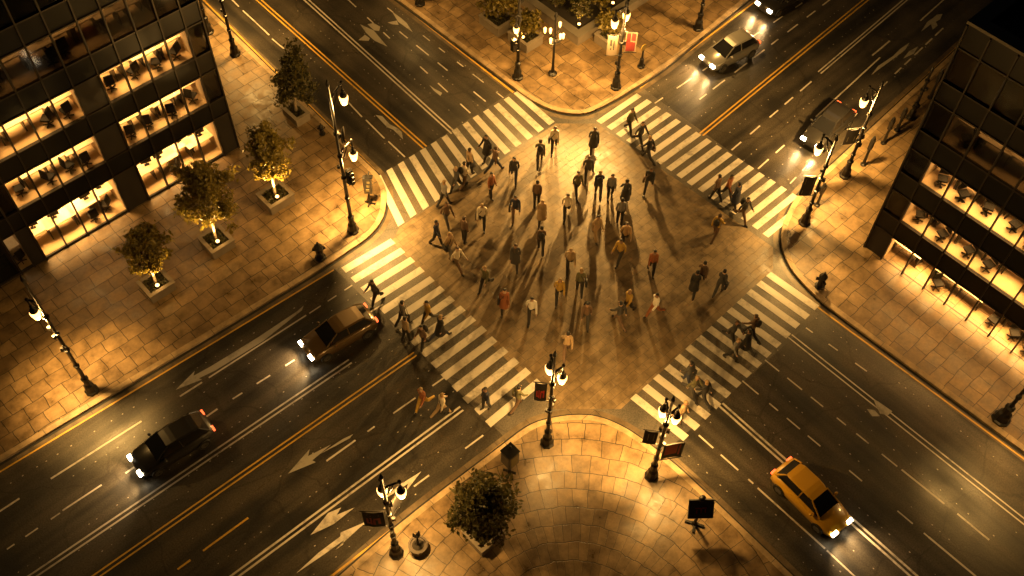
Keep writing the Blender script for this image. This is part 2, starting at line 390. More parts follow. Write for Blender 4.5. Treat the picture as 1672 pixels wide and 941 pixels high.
# ------------------------------------------------------------------ road markings
def seg(mb, p, q, w, z, t0=0.0, t1=1.0, off=0.0):
    a, b = Vector(at(*p)), Vector(at(*q)); d = b-a; L = d.length; d.normalize(); n = Vector((-d.y, d.x))
    a2, b2 = a + d*L*t0 + n*off, a + d*L*t1 + n*off
    mb.sheet([tuple(a2-n*w/2), tuple(b2-n*w/2), tuple(b2+n*w/2), tuple(a2+n*w/2)], z)
def dashes(mb, p, q, w, z, on=1.3, gap=1.1, seed=0, skip=.12):
    L = (Vector(at(*q))-Vector(at(*p))).length; rnd = random.Random(seed); t = 0
    while t < L:
        l = on*rnd.uniform(.6, 1.3)
        if rnd.random() > skip: seg(mb, p, q, w, z, t/L, min(1, (t+l)/L))
        t += l + gap*rnd.uniform(.7, 1.2)
def dots(mb, p, q, z, step=.42, r=.017, seed=0):
    a, b = Vector(at(*p)), Vector(at(*q)); d = (b-a); L = d.length; d.normalize(); rnd = random.Random(seed); t = 0
    n = Vector((-d.y, d.x))
    while t < L:
        if rnd.random() > .35:
            c = a + d*t; rr = r*rnd.uniform(.6, 1.25)
            mb.sheet([tuple(c-d*rr*1.6-n*rr), tuple(c+d*rr*1.6-n*rr), tuple(c+d*rr*1.6+n*rr), tuple(c-d*rr*1.6+n*rr)], z)
        t += step*rnd.uniform(.7, 1.5)
def far(p, q, k):   # continue the line p->q beyond q
    return (q[0]+(q[0]-p[0])*k, q[1]+(q[1]-p[1])*k)
def double(mb, p, q, w, gap, z):
    seg(mb, p, q, w, z, 0, 1, gap/2); seg(mb, p, q, w, z, 0, 1, -gap/2)
ZM = .005
# south-west arm
wl, yl, dt = MB(), MB(), MB()
seg(yl, (545,441), (-60,807), .07, ZM)
seg(wl, (231,688), (83,782), .08, ZM); seg(wl, (32,814), (-20,848), .08, ZM); seg(wl, (330,624.5), (293.7,647.6), .08, ZM)
seg(wl, (500,515), (341,617), .07, ZM); dashes(wl, (575,466), (505,512), .06, ZM, .6, .4, 1)
seg(wl, (355,668), (205,773), .08, ZM); seg(wl, (166,792), (102,834), .07, ZM); dashes(wl, (625,497), (370,658), .07, ZM, .5, .7, 2); dashes(wl, (98,838), (0,905), .06, ZM, .5, .6, 3)
double(wl, (572,590), (40,950), .075, .2, ZM)
double(yl, (678,578), (130,960), .07, .19, ZM)
seg(wl, (580.6,719), (533,753), .08, ZM); dashes(yl, (520,762), (290,930), .08, ZM, 1.6, .5, 4); dashes(wl, (735,610), (600,705), .07, ZM, .9, .8, 5)
double(wl, (754,667), (370,951), .085, .2, ZM)
dashes(wl, (789,711), (540,895), .07, ZM, .8, .6, 6, .05)
seg(yl, (824,722), (536,945), .085, ZM)
for i, (p, q) in enumerate([((575,445),(0,800)),((600,470),(100,790)),((640,520),(0,955)),((650,545),(120,905)),((660,560),(160,905)),((700,606),(300,890)),((740,640),(350,925)),((780,690),(450,940)),((800,712),(500,948))]): dots(dt, p, q, ZM+.001, seed=i)
structure('lane_lines', wl, M['white']); structure('yellow_lines', yl, M['yellow']); structure('road_studs', dt, M['stud'])
# north-west arm
wl, yl, dt = MB(), MB(), MB()
seg(yl, (612,278), (322,-10), .08, ZM)
for a, b in [((185,0),(220,35)),((240,55),(375,180)),((390,200),(450,250)),((780,525),(850,600)),((870,615),(965,710)),((985,725),(1070,805))]:
    P = Z(320,0,[a,b]); seg(wl, P[0], P[1], .075, ZM)
dashes(wl, (379,-2), (320,-60), .07, ZM)
double(yl, (694,241), (409,-12), .08, .2, ZM)
double(wl, (740,217), (487,-12), .08, .2, ZM)
dashes(wl, (768,185), (560,-8), .07, ZM, .9, .9, 11); dashes(wl, (793,166), (640,42), .07, ZM, 1.0, .7, 12); dashes(wl, (822,160), (600,-12), .06, ZM, .7, .9, 13)
seg(yl, (838,151), (640,-4), .1, ZM)
for i, (p, q) in enumerate([((650,255),(345,-30)),((672,245),(380,-20)),((720,225),(460,-5)),((755,200),(525,-8)),((780,172),(590,15)),((812,150),(640,10))]): dots(dt, p, q, ZM+.001, seed=20+i)
structure('lane_lines', wl, M['white']); structure('yellow_lines', yl, M['yellow']); structure('road_studs', dt, M['stud'])
# north-east arm
wl, yl, dt = MB(), MB(), MB()
seg(yl, (1045,144), (1245,-6), .08, ZM)
dashes(wl, (1069,169), (1310,5), .07, ZM, .9, 1.0, 14); dashes(wl, (1105,191), (1360,-4), .075, ZM, .8, .7, 15, .05)
double(yl, (1145,220), (1426,-10), .08, .2, ZM)
dashes(wl, (1194.5,245.5), (1331.6,127.5), .075, ZM, .9, .8, 16); double(wl, (1338,119), (1490,-10), .07, .17, ZM)
dashes(wl, (1237.6,276), (1312.5,209), .075, ZM, .9, .5, 17); seg(wl, (1332,191), (1437,94), .075, ZM); seg(wl, Z(1252,0,[(540,285)])[0], Z(1252,0,[(630,210)])[0], .09, ZM); seg(wl, Z(1252,0,[(785,108)])[0], Z(1252,0,[(905,0)])[0], .08, ZM)
dashes(wl, (1461,121), (1540,46), .08, ZM, .9, .35, 18); dashes(wl, (1290,300), (1455,127), .06, ZM, .5, .6, 19)
seg(yl, (1330,294), (1648,-2), .09, ZM)
for i, (p, q) in enumerate([((1060,150),(1270,2)),((1085,180),(1330,8)),((1125,205),(1385,5)),((1170,235),(1440,5)),((1215,262),(1470,40)),((1255,290),(1500,60)),((1275,305),(1560,30))]): dots(dt, p, q, ZM+.001, seed=30+i)
structure('lane_lines', wl, M['white']); structure('yellow_lines', yl, M['yellow']); structure('road_studs', dt, M['stud'])
# south-east arm
wl, yl, dt = MB(), MB(), MB()
seg(yl, (1334,501), (1690,763), .075, ZM)
dashes(wl, (1316,535.5), (1420,610), .06, ZM, .5, .8, 21)
double(wl, (1290,549), (1690,866), .06, .22, ZM)
dashes(wl, (1249,588), (1465,762), .06, ZM, .6, .6, 22); seg(wl, (1472,767), (1542,823), .08, ZM); seg(wl, (1563,839), (1615,882), .08, ZM)
dashes(wl, (1212,622), (1516,877), .06, ZM, .7, .5, 23); seg(wl, (1516,877), (1600,947), .08, ZM)
double(wl, (1177,661), (1500,948), .09, .2, ZM)
dashes(wl, (1141,711), (1230,790), .07, ZM, .7, .5, 24); seg(wl, (1237,797), (1347,896), .075, ZM); dashes(wl, (1350,899), (1410,955), .07, ZM)
seg(yl, (1108,764), (1298,946), .075, ZM)
for i, (p, q) in enumerate([((1333,520),(1672,785)),((1270,572),(1640,890)),((1230,605),(1560,890)),((1192,645),(1530,941)),((1160,690),(1440,941)),((1135,725),(1385,945)),((1125,745),(1340,945)),((1310,590),(1672,880))]): dots(dt, p, q, ZM+.001, seed=40+i)
structure('lane_lines', wl, M['white']); structure('yellow_lines', yl, M['yellow']); structure('road_studs', dt, M['stud'])
# zebra crossings: (outer corner of first and reference stripe, inner corner of the same), index of the reference stripe
def zebra(o0, o1, i0, i1, n, total, frac=.5, outer_late=True):
    O0, O1, I0, I1 = [Vector(at(*p)) for p in (o0, o1, i0, i1)]; mb = MB(); rnd = random.Random(n)
    for k in range(total):
        t = k/n; a = O0.lerp(O1, t); b = I0.lerp(I1, t)
        w = (O1-O0)/n*frac*(-1 if outer_late else 1); w2 = (I1-I0)/n*frac*(1 if outer_late else -1)
        j = (b-a)*rnd.uniform(-.008, .008)
        mb.sheet([tuple(a+j), tuple(a+w+j), tuple(b+j), tuple(b+w2+j)], .009)
    structure('zebra_crossing', mb, M['white'])
zebra((838.6,153), (631,280), (905.5,199), (680.6,350), 12, 14)
zebra((1040,152.5), (1293.8,316), (982,202.5), (1236.4,375.4), 15, 17, outer_late=False)
zebra((564.8,445.7), (746.5,640), (638,390), (821.5,566), 11, 15)
zebra((1330,507), (1151.5,685.5), (1258.5,444), (1075,610.5), 11, 14)
# painted lane arrows, outlines read on the ground
def arrow(pts, mat='white_dim'):
    structure('lane_arrow', MB().sheet([at(*p) for p in pts], .0065), M[mat])
arrow([(286.7,637),(318,606),(316,614),(345,598),(420,552),(486,508),(496,499),(493,507),(430,557),(352,605),(325,618),(330,620)])
arrow([(470,774),(505.7,733.5),(503,745),(541,726),(510,752),(516,755)])
arrow([(522,742),(560,717),(577,709),(571,716),(545,730)])
arrow([(688,770),(656,790),(660,786),(628,812),(632,813),(666,790),(664,801)], 'white')
arrow([(598,852),(556,870),(556,876),(520,903),(483,937),(530,905),(562,882),(560,890),(548,898)], 'white')
arrow([(507,874),(536,838),(557,829),(550,841),(579,829),(545,856)], 'white')
arrow([(632.5,76.5),(610,50),(588,40),(597,53),(606,62),(612,67)]); arrow([(585,66),(596,57),(604,63),(602,67)])
arrow([(600,40),(610,38),(621,44),(619,51),(611,50)])
arrow([(674,53),(650,36),(640,19),(655,30),(664,38)]); arrow([(633,37),(648,34),(651,41),(640,40)])
arrow([(658,228),(642,212),(632,208),(613,188),(624,190),(636,203),(650,210),(656,216)])
arrow([(719,157),(708,148),(701,139),(709,145),(722,152)])
arrow([(1504,52),(1514,36),(1523,30),(1530,24),(1539,23),(1535,32),(1528,36),(1531,42),(1523,49),(1520,40)])
arrow([(1422.6,123),(1434,108),(1458,92),(1470,80),(1485,70),(1478,82),(1462,94),(1440,110)])
arrow([(1475,96),(1484,84),(1499,76),(1492,88)])
arrow([(1426,652),(1434,656),(1457,672),(1450,678),(1437,676),(1431,664)]); arrow([(1415,668),(1428,670),(1437,680),(1424,680)])
# ------------------------------------------------------------------ buildings
ROOMLIGHTS = []
def area(loc, size, energy, col=(1,.54,.16), rot=(0,0,0), parent=None):
    l = bpy.data.lights.new('office_light', 'AREA'); l.shape = 'RECTANGLE'; l.size, l.size_y = size; l.energy = energy; l.color = col; l.spread = math.radians(88)
    o = link(bpy.data.objects.new('office_light', l)); o.location = loc; o.rotation_euler = rot
    if parent: o.parent = parent
    return o
def chair_meshes():
    s = MB(); s.obox((0,0,.47),(.46,.44,.08)); b = MB(); b.obox((0,.24,.80),(.44,.06,.52),0,.15)
    f = MB(); f.tube([(0,0,.1),(0,0,.45)],.035,6)
    for k in range(5): f.obox((.13*math.cos(k*1.257),.13*math.sin(k*1.257),.07),(.28,.05,.04),k*1.257)
    return s.mesh('seat', M['darkplastic']), b.mesh('backrest', M['darkplastic']), f.mesh('swivel_base', M['iron'])
def desk_meshes():
    t = MB(); t.box(-.72,.72,-.36,.36,.71,.75); legs = [MB().box(x-.02,x+.02,-.33,.33,0,.71).mesh('leg', M['iron']) for x in (-.66,.66)]
    return t.mesh('desk_top', M['wood']), legs
CHM = chair_meshes(); DKM = desk_meshes()
_mo = MB(); _mo.box(-.26,.26,-.015,.015,.12,.46); _mo.box(-.03,.03,-.03,.03,.0,.14); _mo.box(-.12,.12,-.08,.08,0,.012)
MONM = _mo.mesh('computer_monitor', M['darkplastic'])
def put(name, meshes, loc, rz, label, cat, group):
    e = tag(empty(name, loc, rz), label, cat, group)
    if name == 'office_chair': e.scale = (.86,.86,.86)
    for nm, me in meshes:
        o = link(bpy.data.objects.new(nm, me)); o.parent = e
    return e
def office_bay(P, xf, label, seed, dz):
    """desk with chairs and a monitor inside one lit bay; P maps (along, depth) to the world"""
    rnd = random.Random(seed)
    d = 1.05 + rnd.uniform(-.1,.3); a = rnd.uniform(-.12,.12)
    r = xf
    x, y = P(a, d); put('office_desk', [('desk_top', DKM[0]), ('leg', DKM[1][0]), ('leg', DKM[1][1])], (x,y,dz), r, 'pale office desk, '+label, 'desk', 'desks in the lit offices')
    if rnd.random() < .8:
        x, y = P(a+rnd.uniform(-.3,.3), d+.1); o = link(bpy.data.objects.new('computer_monitor', MONM)); o.location = (x,y,dz+.75); o.rotation_euler = (0,0,r+rnd.uniform(-.3,.3))
        tag(o, 'black monitor on desk, '+label, 'monitor', 'monitors in the lit offices')
    x, y = P(a+rnd.uniform(-.25,.25), d-.6)
    if rnd.random() < .62: put('office_chair', [('seat',CHM[0]),('backrest',CHM[1]),('swivel_base',CHM[2])], (x,y,dz), r+PI+rnd.uniform(-1.5,1.5), 'office chair, window side of desk, '+label, 'chair', 'chairs in the lit offices')
    x, y = P(a+rnd.uniform(-.3,.3), d+.66)
    if rnd.random() < .85: put('office_chair', [('seat',CHM[0]),('backrest',CHM[1]),('swivel_base',CHM[2])], (x,y,dz), r+rnd.uniform(-1.0,1.0), 'office chair, inner side of desk, '+label, 'chair', 'chairs in the lit offices')
FLOORN = ['ground floor', 'second floor', 'third floor', 'fourth floor', 'fifth floor', 'sixth floor']
ORD = ['first','second','third','fourth','fifth','sixth','seventh','eighth','ninth','tenth']
class Facade:
    """a facade in local coords: u along the face, v = depth behind the glass, z up; origin at the corner on the ground"""
    def __init__(s, name, origin, udir, vdir, label):
        s.o = Vector((origin[0], origin[1], 0)); s.u = Vector(udir); s.vv = Vector(vdir)
        s.e = tag(empty(name, s.o), label, 'office building')
        s.g = {}
    def P(s, u, v): p = s.u*u + s.vv*v; return (p.x, p.y)
    def box(s, mb, u0, u1, v0, v1, z0, z1):
        a, b = s.P(u0, v0), s.P(u1, v1)
        mb.box(min(a[0],b[0]), max(a[0],b[0]), min(a[1],b[1]), max(a[1],b[1]), z0, z1)
    def window(s, u0, u1, z0, z1, mat, lit):
        g = MB(); s.box(g, u0+.03, u1-.03, .045, .06, z0+.03, z1-.03)
        w = g.build('window', mat, s.e)
        f = MB(); t = .035
        s.box(f, u0, u0+t, .02, .09, z0, z1); s.box(f, u1-t, u1, .02, .09, z0, z1)
        s.box(f, u0+t, u1-t, .02, .09, z0, z0+t); s.box(f, u0+t, u1-t, .02, .09, z1-t, z1)
        f.build('frame', M['mullion'], w)
DEPTH = 3.4
def build_office(F, bays, floors, base_groups, piers, ztop, uend, floorlab, name):
    """bays: u edges; floors: (z0,z1) glazed bands; base_groups(floor, bay) -> 'lit' | 'dim' | 'dark' | 'solid'"""
    wall = MB(); span = MB(); mul = MB(); slab = MB(); room = MB(); ceil = MB(); lamp = MB()
    zedges = [z for f in floors for z in f]
    # spandrel bands between the glazed bands
    prev = 0.0
    for fi, (z0, z1) in enumerate(floors):
        F.box(wall if fi == 0 else span, -.0, uend, .0, .10, prev, z0); prev = z1
    F.box(span, 0, uend, 0, .10, prev, ztop)
    for fi, (z0, z1) in enumerate(floors):
        F.box(slab, .2, uend-.1, .14, DEPTH+1.5, z0-.26, z0-.02)      # floor slab
        for b in range(len(bays)-1):
            k = base_groups(fi, b); u0, u1 = bays[b], bays[b+1]
            if k == 'solid': F.box(wall, u0, u1, .004, .12, z0, z1); continue
            F.window(u0, u1, z0, z1, M['glass'] if k == 'lit' else M['glass_dark'], k)
    if name == 'right': F.box(mul, .95, uend, -.10, -.052, .0, .13)   # dark metal plinth under the shop glass
    # mullions stand proud of the cladding at every bay edge, floor lines run between them
    for u in bays: F.box(mul, u-.03, u+.03, -.07, -.003, .12, ztop-.1)
    for z in zedges[1:]: F.box(mul, 0, uend, -.05, -.001, z-.03, z+.03)
    # the box behind: side, back, roof
    F.box(wall, -.0, .12, .14, DEPTH+6, 0, ztop); F.box(wall, uend-.12, uend, .14, DEPTH+6, 0, ztop); F.box(wall, .14, uend-.14, DEPTH+5.8, DEPTH+6, 0, ztop)
    # rooms
    for fi, (z0, z1) in enumerate(floors):
        run = None
        for b in range(len(bays)):
            k = base_groups(fi, b) if b < len(bays)-1 else 'end'
            if run and k != run[0]:
                kind, b0 = run; u0, u1 = bays[b0], bays[b]
                if kind in ('lit','dim'):
                    F.box(room, u0+.02, u1-.02, DEPTH, DEPTH+.1, z0, z1+.5); F.box(room, u0-.1, u0, .13, DEPTH, z0, z1+.5); F.box(room, u1, u1+.1, .13, DEPTH, z0, z1+.5)
                    F.box(ceil, u0, u1, .13, DEPTH, z1+.52, z1+.58)
                    fl = MB(); F.box(fl, u0, u1, .13, DEPTH, z0-.015, z0+.01); fl.build('office_floor', M['roomfloor'], F.e)
                    cab = MB(); rn = random.Random(fi*11+b0); uu = u0+.2; F_n = 0
                    while uu < u1-.9:
                        wdt = rn.uniform(.5,1.1); q = MB(); F.box(q, uu, uu+wdt, DEPTH-.42, DEPTH-.01, z0+.011, z0+rn.choice([.75,1.1,1.5]))
                        if rn.random() < .75: q.build('cabinet', M[rn.choice(['wood','darkplastic','facade'])], F.e)
                        uu += wdt+rn.uniform(.1,.8)
                    for bb in range(b0+1, b):
                        if rn.random() < .5: q = MB(); F.box(q, bays[bb]-.03, bays[bb]+.03, 1.7, DEPTH-.45, z0+.011, z0+1.25); q.build('partition', M[rn.choice(['wood','room'])], F.e)
                    c = F.P((u0+u1)/2, 1.25 if name == 'right' else 1.6)
                    if kind == 'lit':
                        for t in range(int(round((u1-u0)/1.04))):
                            uc = u0 + (t+.5)*(u1-u0)/round((u1-u0)/1.04); F.box(lamp, uc-.3, uc+.3, 1.2, 2.4, z1+.46, z1+.5)
                        L = area((c[0], c[1], z1+.42), (abs(F.u.x)*(u1-u0-.6)+abs(F.u.y)*1.6, abs(F.u.y)*(u1-u0-.6)+abs(F.u.x)*1.6), LIT*[1.2,.9,.7,1,1][fi]*random.Random(fi*7+b0).uniform(.8,1.15)*((2.1 if fi == 0 else 1.05) if name == 'right' else 1)*(u1-u0), parent=F.e)
                    else:
                        L = area((c[0], c[1], z1+.42), (abs(F.u.x)*(u1-u0-.6)+abs(F.u.y)*1.0, abs(F.u.y)*(u1-u0-.6)+abs(F.u.x)*1.0), DIM*(u1-u0), parent=F.e)
                    n = 0
                    for bb in range(b0, b):
                        uc = (bays[bb]+bays[bb+1])/2; n += 1
                        Pw = lambda a, d, uc=uc: (F.o.x+F.P(uc+a, d)[0], F.o.y+F.P(uc+a, d)[1])
                        office_bay(Pw, math.atan2(F.u.y, F.u.x) % PI, '%s building %s, %s bay from corner' % (name, FLOORN[fi], ORD[bb] if bb < 10 else 'last'), fi*37+bb, z0+.01)
                run = None
            if run is None and k in ('lit','dim'): run = (k, b)
    wall.build('wall', M['facade'], F.e); span.build('spandrel', M['spandrel'], F.e); mul.build('mullion', M['mullion'], F.e); slab.build('floor_slab', M['facade'], F.e)
    room.build('office_wall', M['room'], F.e); ceil.build('ceiling', M['ceil'], F.e)
    if lamp.v: lamp.build('ceiling_lamp', M['panel'], F.e)
LIT, DIM = 88.0, 14.0
# building on the left
wx, wy = at(388, 245)
FW = Facade('office_building', (wx+.1, wy), (-1,0,0), (0,1,0), 'dark glass office tower with long lit windows behind the potted trees, left')
bw = [0, .82] + [.82+1.03*k for k in range(1,5)] + [6.05] + [6.05+1.03*k for k in range(1,5)] + [10.75, 11.35] + [12.4, 13.45, 14.5]
fw = [(.22,2.55), (3.55,5.25), (6.3,7.95), (9.0,10.7), (11.75,13.45), (14.5,16.2)]
def gw(f, b):
    # bays: 0 corner, 1-4 right group, 5 pier, 6-9 left group, 10 pier, 11 small window, 12.. dark
    if f == 0: return {0:'solid',5:'solid',10:'solid'}.get(b, 'lit' if b <= 11 else 'dark')
    if f in (1, 2): return 'dark' if b == 0 else 'solid' if b == 5 else 'lit' if b <= 9 else 'dark'
    if f == 3: return 'dim' if 1 <= b <= 11 else 'dark'
    return 'dark'
build_office(FW, bw, fw, gw, None, 17.2, 14.5, None, 'left')
def roof_of(F, uend, ztop):
    r = MB(); F.box(r, .5, uend-.5, .5, DEPTH+5.6, ztop-.5, ztop-.4); r.build('roof', M['roof'], F.e)
    c = MB(); F.box(c, -.06, uend+.06, -.08, .5, ztop, ztop+.12); F.box(c, -.06, .5, .504, DEPTH+6, ztop, ztop+.12); c.build('coping', M['coping'], F.e)
roof_of(FW, 14.5, 17.2)
# building on the right
ex, ey = at(1410, 405)
FE = Facade('office_building', (ex, ey), (0,-1,0), (1,0,0), 'dark glass office block with warm lit lower windows and flat roof, right')
be = [0, .95] + [.95+1.115*k for k in range(1,13)]
fe = [(.1,1.75), (2.8,4.2), (5.3,6.7), (7.75,9.35), (10.35,12.0)]
def ge(f, b):
    if f == 0: return 'solid' if b == 0 else 'lit'
    if f in (1, 2): return 'dark' if b == 0 else 'lit'
    if f == 3: return 'dim' if b > 0 else 'dark'
    return 'dark'
build_office(FE, be, fe, ge, None, 13.1, be[-1], None, 'right')
roof_of(FE, be[-1], 13.1)
v = MB(); 
for k in range(3): F = FE; F.box(v, 2.0+1.7*k, 3.1+1.7*k, 2.2, 3.6, 12.71, 13.3)
v.build('roof_vent', M['iron'], FE.e)
# ------------------------------------------------------------------ street lamps
PAVZ = .13
AMBER = (1.0, .55, .145)
def point(loc, energy, col=AMBER, r=.16, parent=None, name='lamp_light'):
    l = bpy.data.lights.new(name, 'POINT'); l.energy = energy; l.color = col; l.shadow_soft_size = r
    o = link(bpy.data.objects.new(name, l)); o.location = loc
    if parent: o.parent = parent
    return o
def spot(loc, energy, target, size=112, parent=None, r=.14, blend=1.0):
    l = bpy.data.lights.new('lamp_beam', 'SPOT'); l.energy = energy; l.color = AMBER; l.spot_size = math.radians(size); l.spot_blend = blend; l.shadow_soft_size = r
    o = link(bpy.data.objects.new('lamp_beam', l)); o.location = loc; o.rotation_euler = (Vector(target)-Vector(loc)).to_track_quat('-Z','Y').to_euler()
    if parent: o.parent = parent
    return o
def lantern(mbh, mbg, mbb, x, y, z, s=1.0):
    mbg.lathe([(.09*s,-.44*s),(.15*s,-.38*s),(.215*s,-.10*s),(.225*s,.08*s),(.15*s,.16*s)], (x,y,z), 12)
    mbh.lathe([(.19*s,.12*s),(.20*s,.15*s),(.15*s,.30*s),(.09*s,.38*s),(.06*s,.48*s),(.085*s,.52*s),(.03*s,.60*s)], (x,y,z), 12)
    mbb.lathe([(.03*s,-.50*s),(.095*s,-.47*s),(.095*s,-.435*s)], (x,y,z), 8)
def street_lamp(base, h, heads, label, collars=(.25,.4,.55,.7), s=1.0, name='street_lamp', plinth=.25):
    bx, by = at(*base); t = tag(empty(name, (bx, by, PAVZ)), label, 'street lamp')
    b = MB(); b.lathe([(plinth*1.15,0),(plinth*1.15,.10),(plinth*.9,.14),(plinth*.8,.5),(plinth*.55,.62),(plinth*.5,.9),(plinth*.62,.94),(plinth*.62,1.02),(plinth*.36,1.08)], (0,0,0), 8, PI/8)
    b.build('base', M['iron'], t)
    p = MB(); p.lathe([(.085,1.06),(.068,h*.55),(.055,h),(.08,h+.02),(.08,h+.09),(.05,h+.2),(.015,h+.34)], (0,0,0), 10); p.build('pole', M['iron'], t, True)
    rnd = random.Random(h)
    for k in collars: c = MB(); c.lathe([(.07,0),(.12,.02),(.12,.10),(.07,.12)], (0,0,h*k), 10); c.build('collar', M['iron'], t)
    for k in range(4):   # clamps and small boxes strapped to the post
        z = h*rnd.uniform(.25,.75); a = rnd.uniform(0,6.28); c = MB(); c.obox((.14*math.cos(a),.14*math.sin(a),z), (.12,.1,rnd.uniform(.12,.26)), a); c.build('clamp_box', M['iron'], t)
    for i, hd in enumerate(heads):
        px, z, energy = hd[0], hd[1], hd[2]
        if isinstance(px, str): dx, dy = hd[3]
        else: wx_, wy_ = at(px[0], px[1], z+PAVZ); dx, dy = wx_-bx, wy_-by
        zt = min(z+.72*s, h-.05); L = math.hypot(dx, dy); ux, uy = dx/L, dy/L
        ar = MB(); ar.tube([(0,0,zt-.12),(dx*.35,dy*.35,zt+.02),(dx*.8,dy*.8,zt+.08),(dx,dy,zt+.02),(dx,dy,z+.52*s)], [.05,.045,.04,.04,.035], 7)
        ar.tube([(0,0,z+.05),(dx*.3,dy*.3,z+.22),(dx*.62,dy*.62,zt)], .025, 6)
        ar.ball((dx,dy,zt+.14), .07)
        a = ar.build('arm', M['iron'], t)
        hb, gb, bb = MB(), MB(), MB(); lantern(hb, gb, bb, dx, dy, z, s*.82)
        hb.build('lantern_hood', M['iron'], a); bb.build('lantern_foot', M['iron'], a); gb.build('lantern_glass', M['lampglass'], a, True)
        if energy:
            tg = hd[4] if len(hd) > 4 else None
            T = (dx*1.6, dy*1.6, 0) if not tg else (at(*tg)[0]-bx, at(*tg)[1]-by, 0)
            point((dx, dy, z-.62*s), energy*(hd[6] if len(hd) > 6 else .28), parent=t); spot((dx, dy, z-.60*s), energy*1.12, T, hd[5] if len(hd) > 5 else 112, parent=t)
    return t
LE = 1150
U = None
T_l1 = street_lamp((577,380), 9.0, [((561,160),7.6,LE*4.6,U,(605,350),64,.16),((577,252),4.55,LE*2.2,U,(595,385),100,.2)], 'tallest street lamp with two lanterns one above the other, on the left rounded corner')
T_l2 = street_lamp((152,641), 7.7, [((57,511),5.75,LE*3.6,U,(150,640),76,.12)], 'street lamp standing alone near the left edge of the picture beside the avenue kerb')
T_l3 = street_lamp((648,906), 6.5, [((655,804),5.1,LE*1.0,U,(665,870)),((624,801),4.6,LE*.7,U,(600,850))], 'street lamp with black banner beside the potted tree at the bottom kerb')
T_l4 = street_lamp((893,726), 6.6, [((918,617),4.75,LE*.72,U,(945,680)),((898,601),5.3,LE*.7,U,(860,710))], 'twin lantern street lamp at the tip of the curved paving, bottom corner')
T_l5 = street_lamp((1063,780), 6.0, [((1083,671),4.4,LE*1.0,U,(1060,730)),((1104,682),4.3,LE*.8,U,(1110,790))], 'street lamp with red banner beside the lower right end of the curved paving')
T_l6 = street_lamp((1312,367), 5.5, [((1337,243),4.55,LE*2.0,U,(1325,390))], 'shorter single lantern street lamp on the right rounded corner')
T_l7 = street_lamp((1378,290), 5.8, [((1411,165),4.75,LE*2.4,U,(1345,250))], 'single lantern street lamp behind the right corner lamp, beside the row of posts')
T_l8 = street_lamp((1005,146), 5.3, [((1004,36),4.75,LE*5.8,U,(880,420),80),((1023,24),4.55,LE*.85,U,(1010,140))], 'twin lantern street lamp with red and pale banners at the top corner')
T_l9 = street_lamp((845,130), 7.2, [((843,47),3.27,LE*.3,U,(845,150)),('w',6.4,LE*1.05,(-.75,-.6),(850,160))], 'street lamp with a small low light and signal boxes, left side of the top corner', s=.8)
T_l10 = street_lamp((385,92), 6.2, [('w',5.1,LE*1.3,(.7,.1),(410,75))], 'street lamp standing beside the top left kerb, nearer of two there')
T_l11 = street_lamp((342,56), 6.0, [('w',4.9,LE*.8,(.7,.2))], 'street lamp half hidden by the left tower at the top left kerb')
T_l12 = street_lamp((1139,50), 6.3, [('w',5.2,LE*.9,(.2,-.8),(1140,60))], 'street lamp reaching out of the top of the picture beside the upper right avenue')
T_l13 = street_lamp((1632,687), 7.0, [('w',5.6,LE*1.0,(-.95,-.5),(1640,800),70)], 'dark street lamp leaning out of the frame at the lower right edge', plinth=.34)
T_l14 = street_lamp((686,10), 6.0, [('w',5.0,LE*.45,(-.3,-.1),(715,10))], 'street lamp of which only the foot shows at the top edge of the picture')
# ornamental lamp with four short branches
bx, by = at(902,124); t = tag(empty('branched_lamp', (bx,by,PAVZ)), 'small ornamental lamp with branching lit arms in the middle of the top corner', 'lamp')
b = MB(); b.lathe([(.24,0),(.24,.08),(.1,.16),(.08,.5)], n=8); b.build('base', M['iron'], t)
p = MB(); p.lathe([(.07,.4),(.055,2.9),(.045,3.7),(.1,3.74),(.06,3.95),(.01,4.0)], n=8); p.build('pole', M['iron'], t)
for k in range(6):
    a = k*PI/3+.3; a0, z0 = (.42, 2.35) if k % 2 else (.5, 2.7)
    m = MB(); m.tube([(0,0,z0-.3),(a0*.5*math.cos(a),a0*.5*math.sin(a),z0-.22),(a0*math.cos(a),a0*math.sin(a),z0)], .03, 5)
    ar = m.build('branch', M['iron'], t)
    g = MB(); g.lathe([(.03,0),(.055,.06),(.075,.3),(.03,.36)], (a0*math.cos(a),a0*math.sin(a),z0), 8); g.build('candle_light', M['lampglass'], ar)
point((0,0,2.1), 60, parent=t, r=.3); spot((-.1,-.25,3.45), 5000, (at(890,420)[0]-bx, at(890,420)[1]-by, 0), 66, parent=t, r=.2)
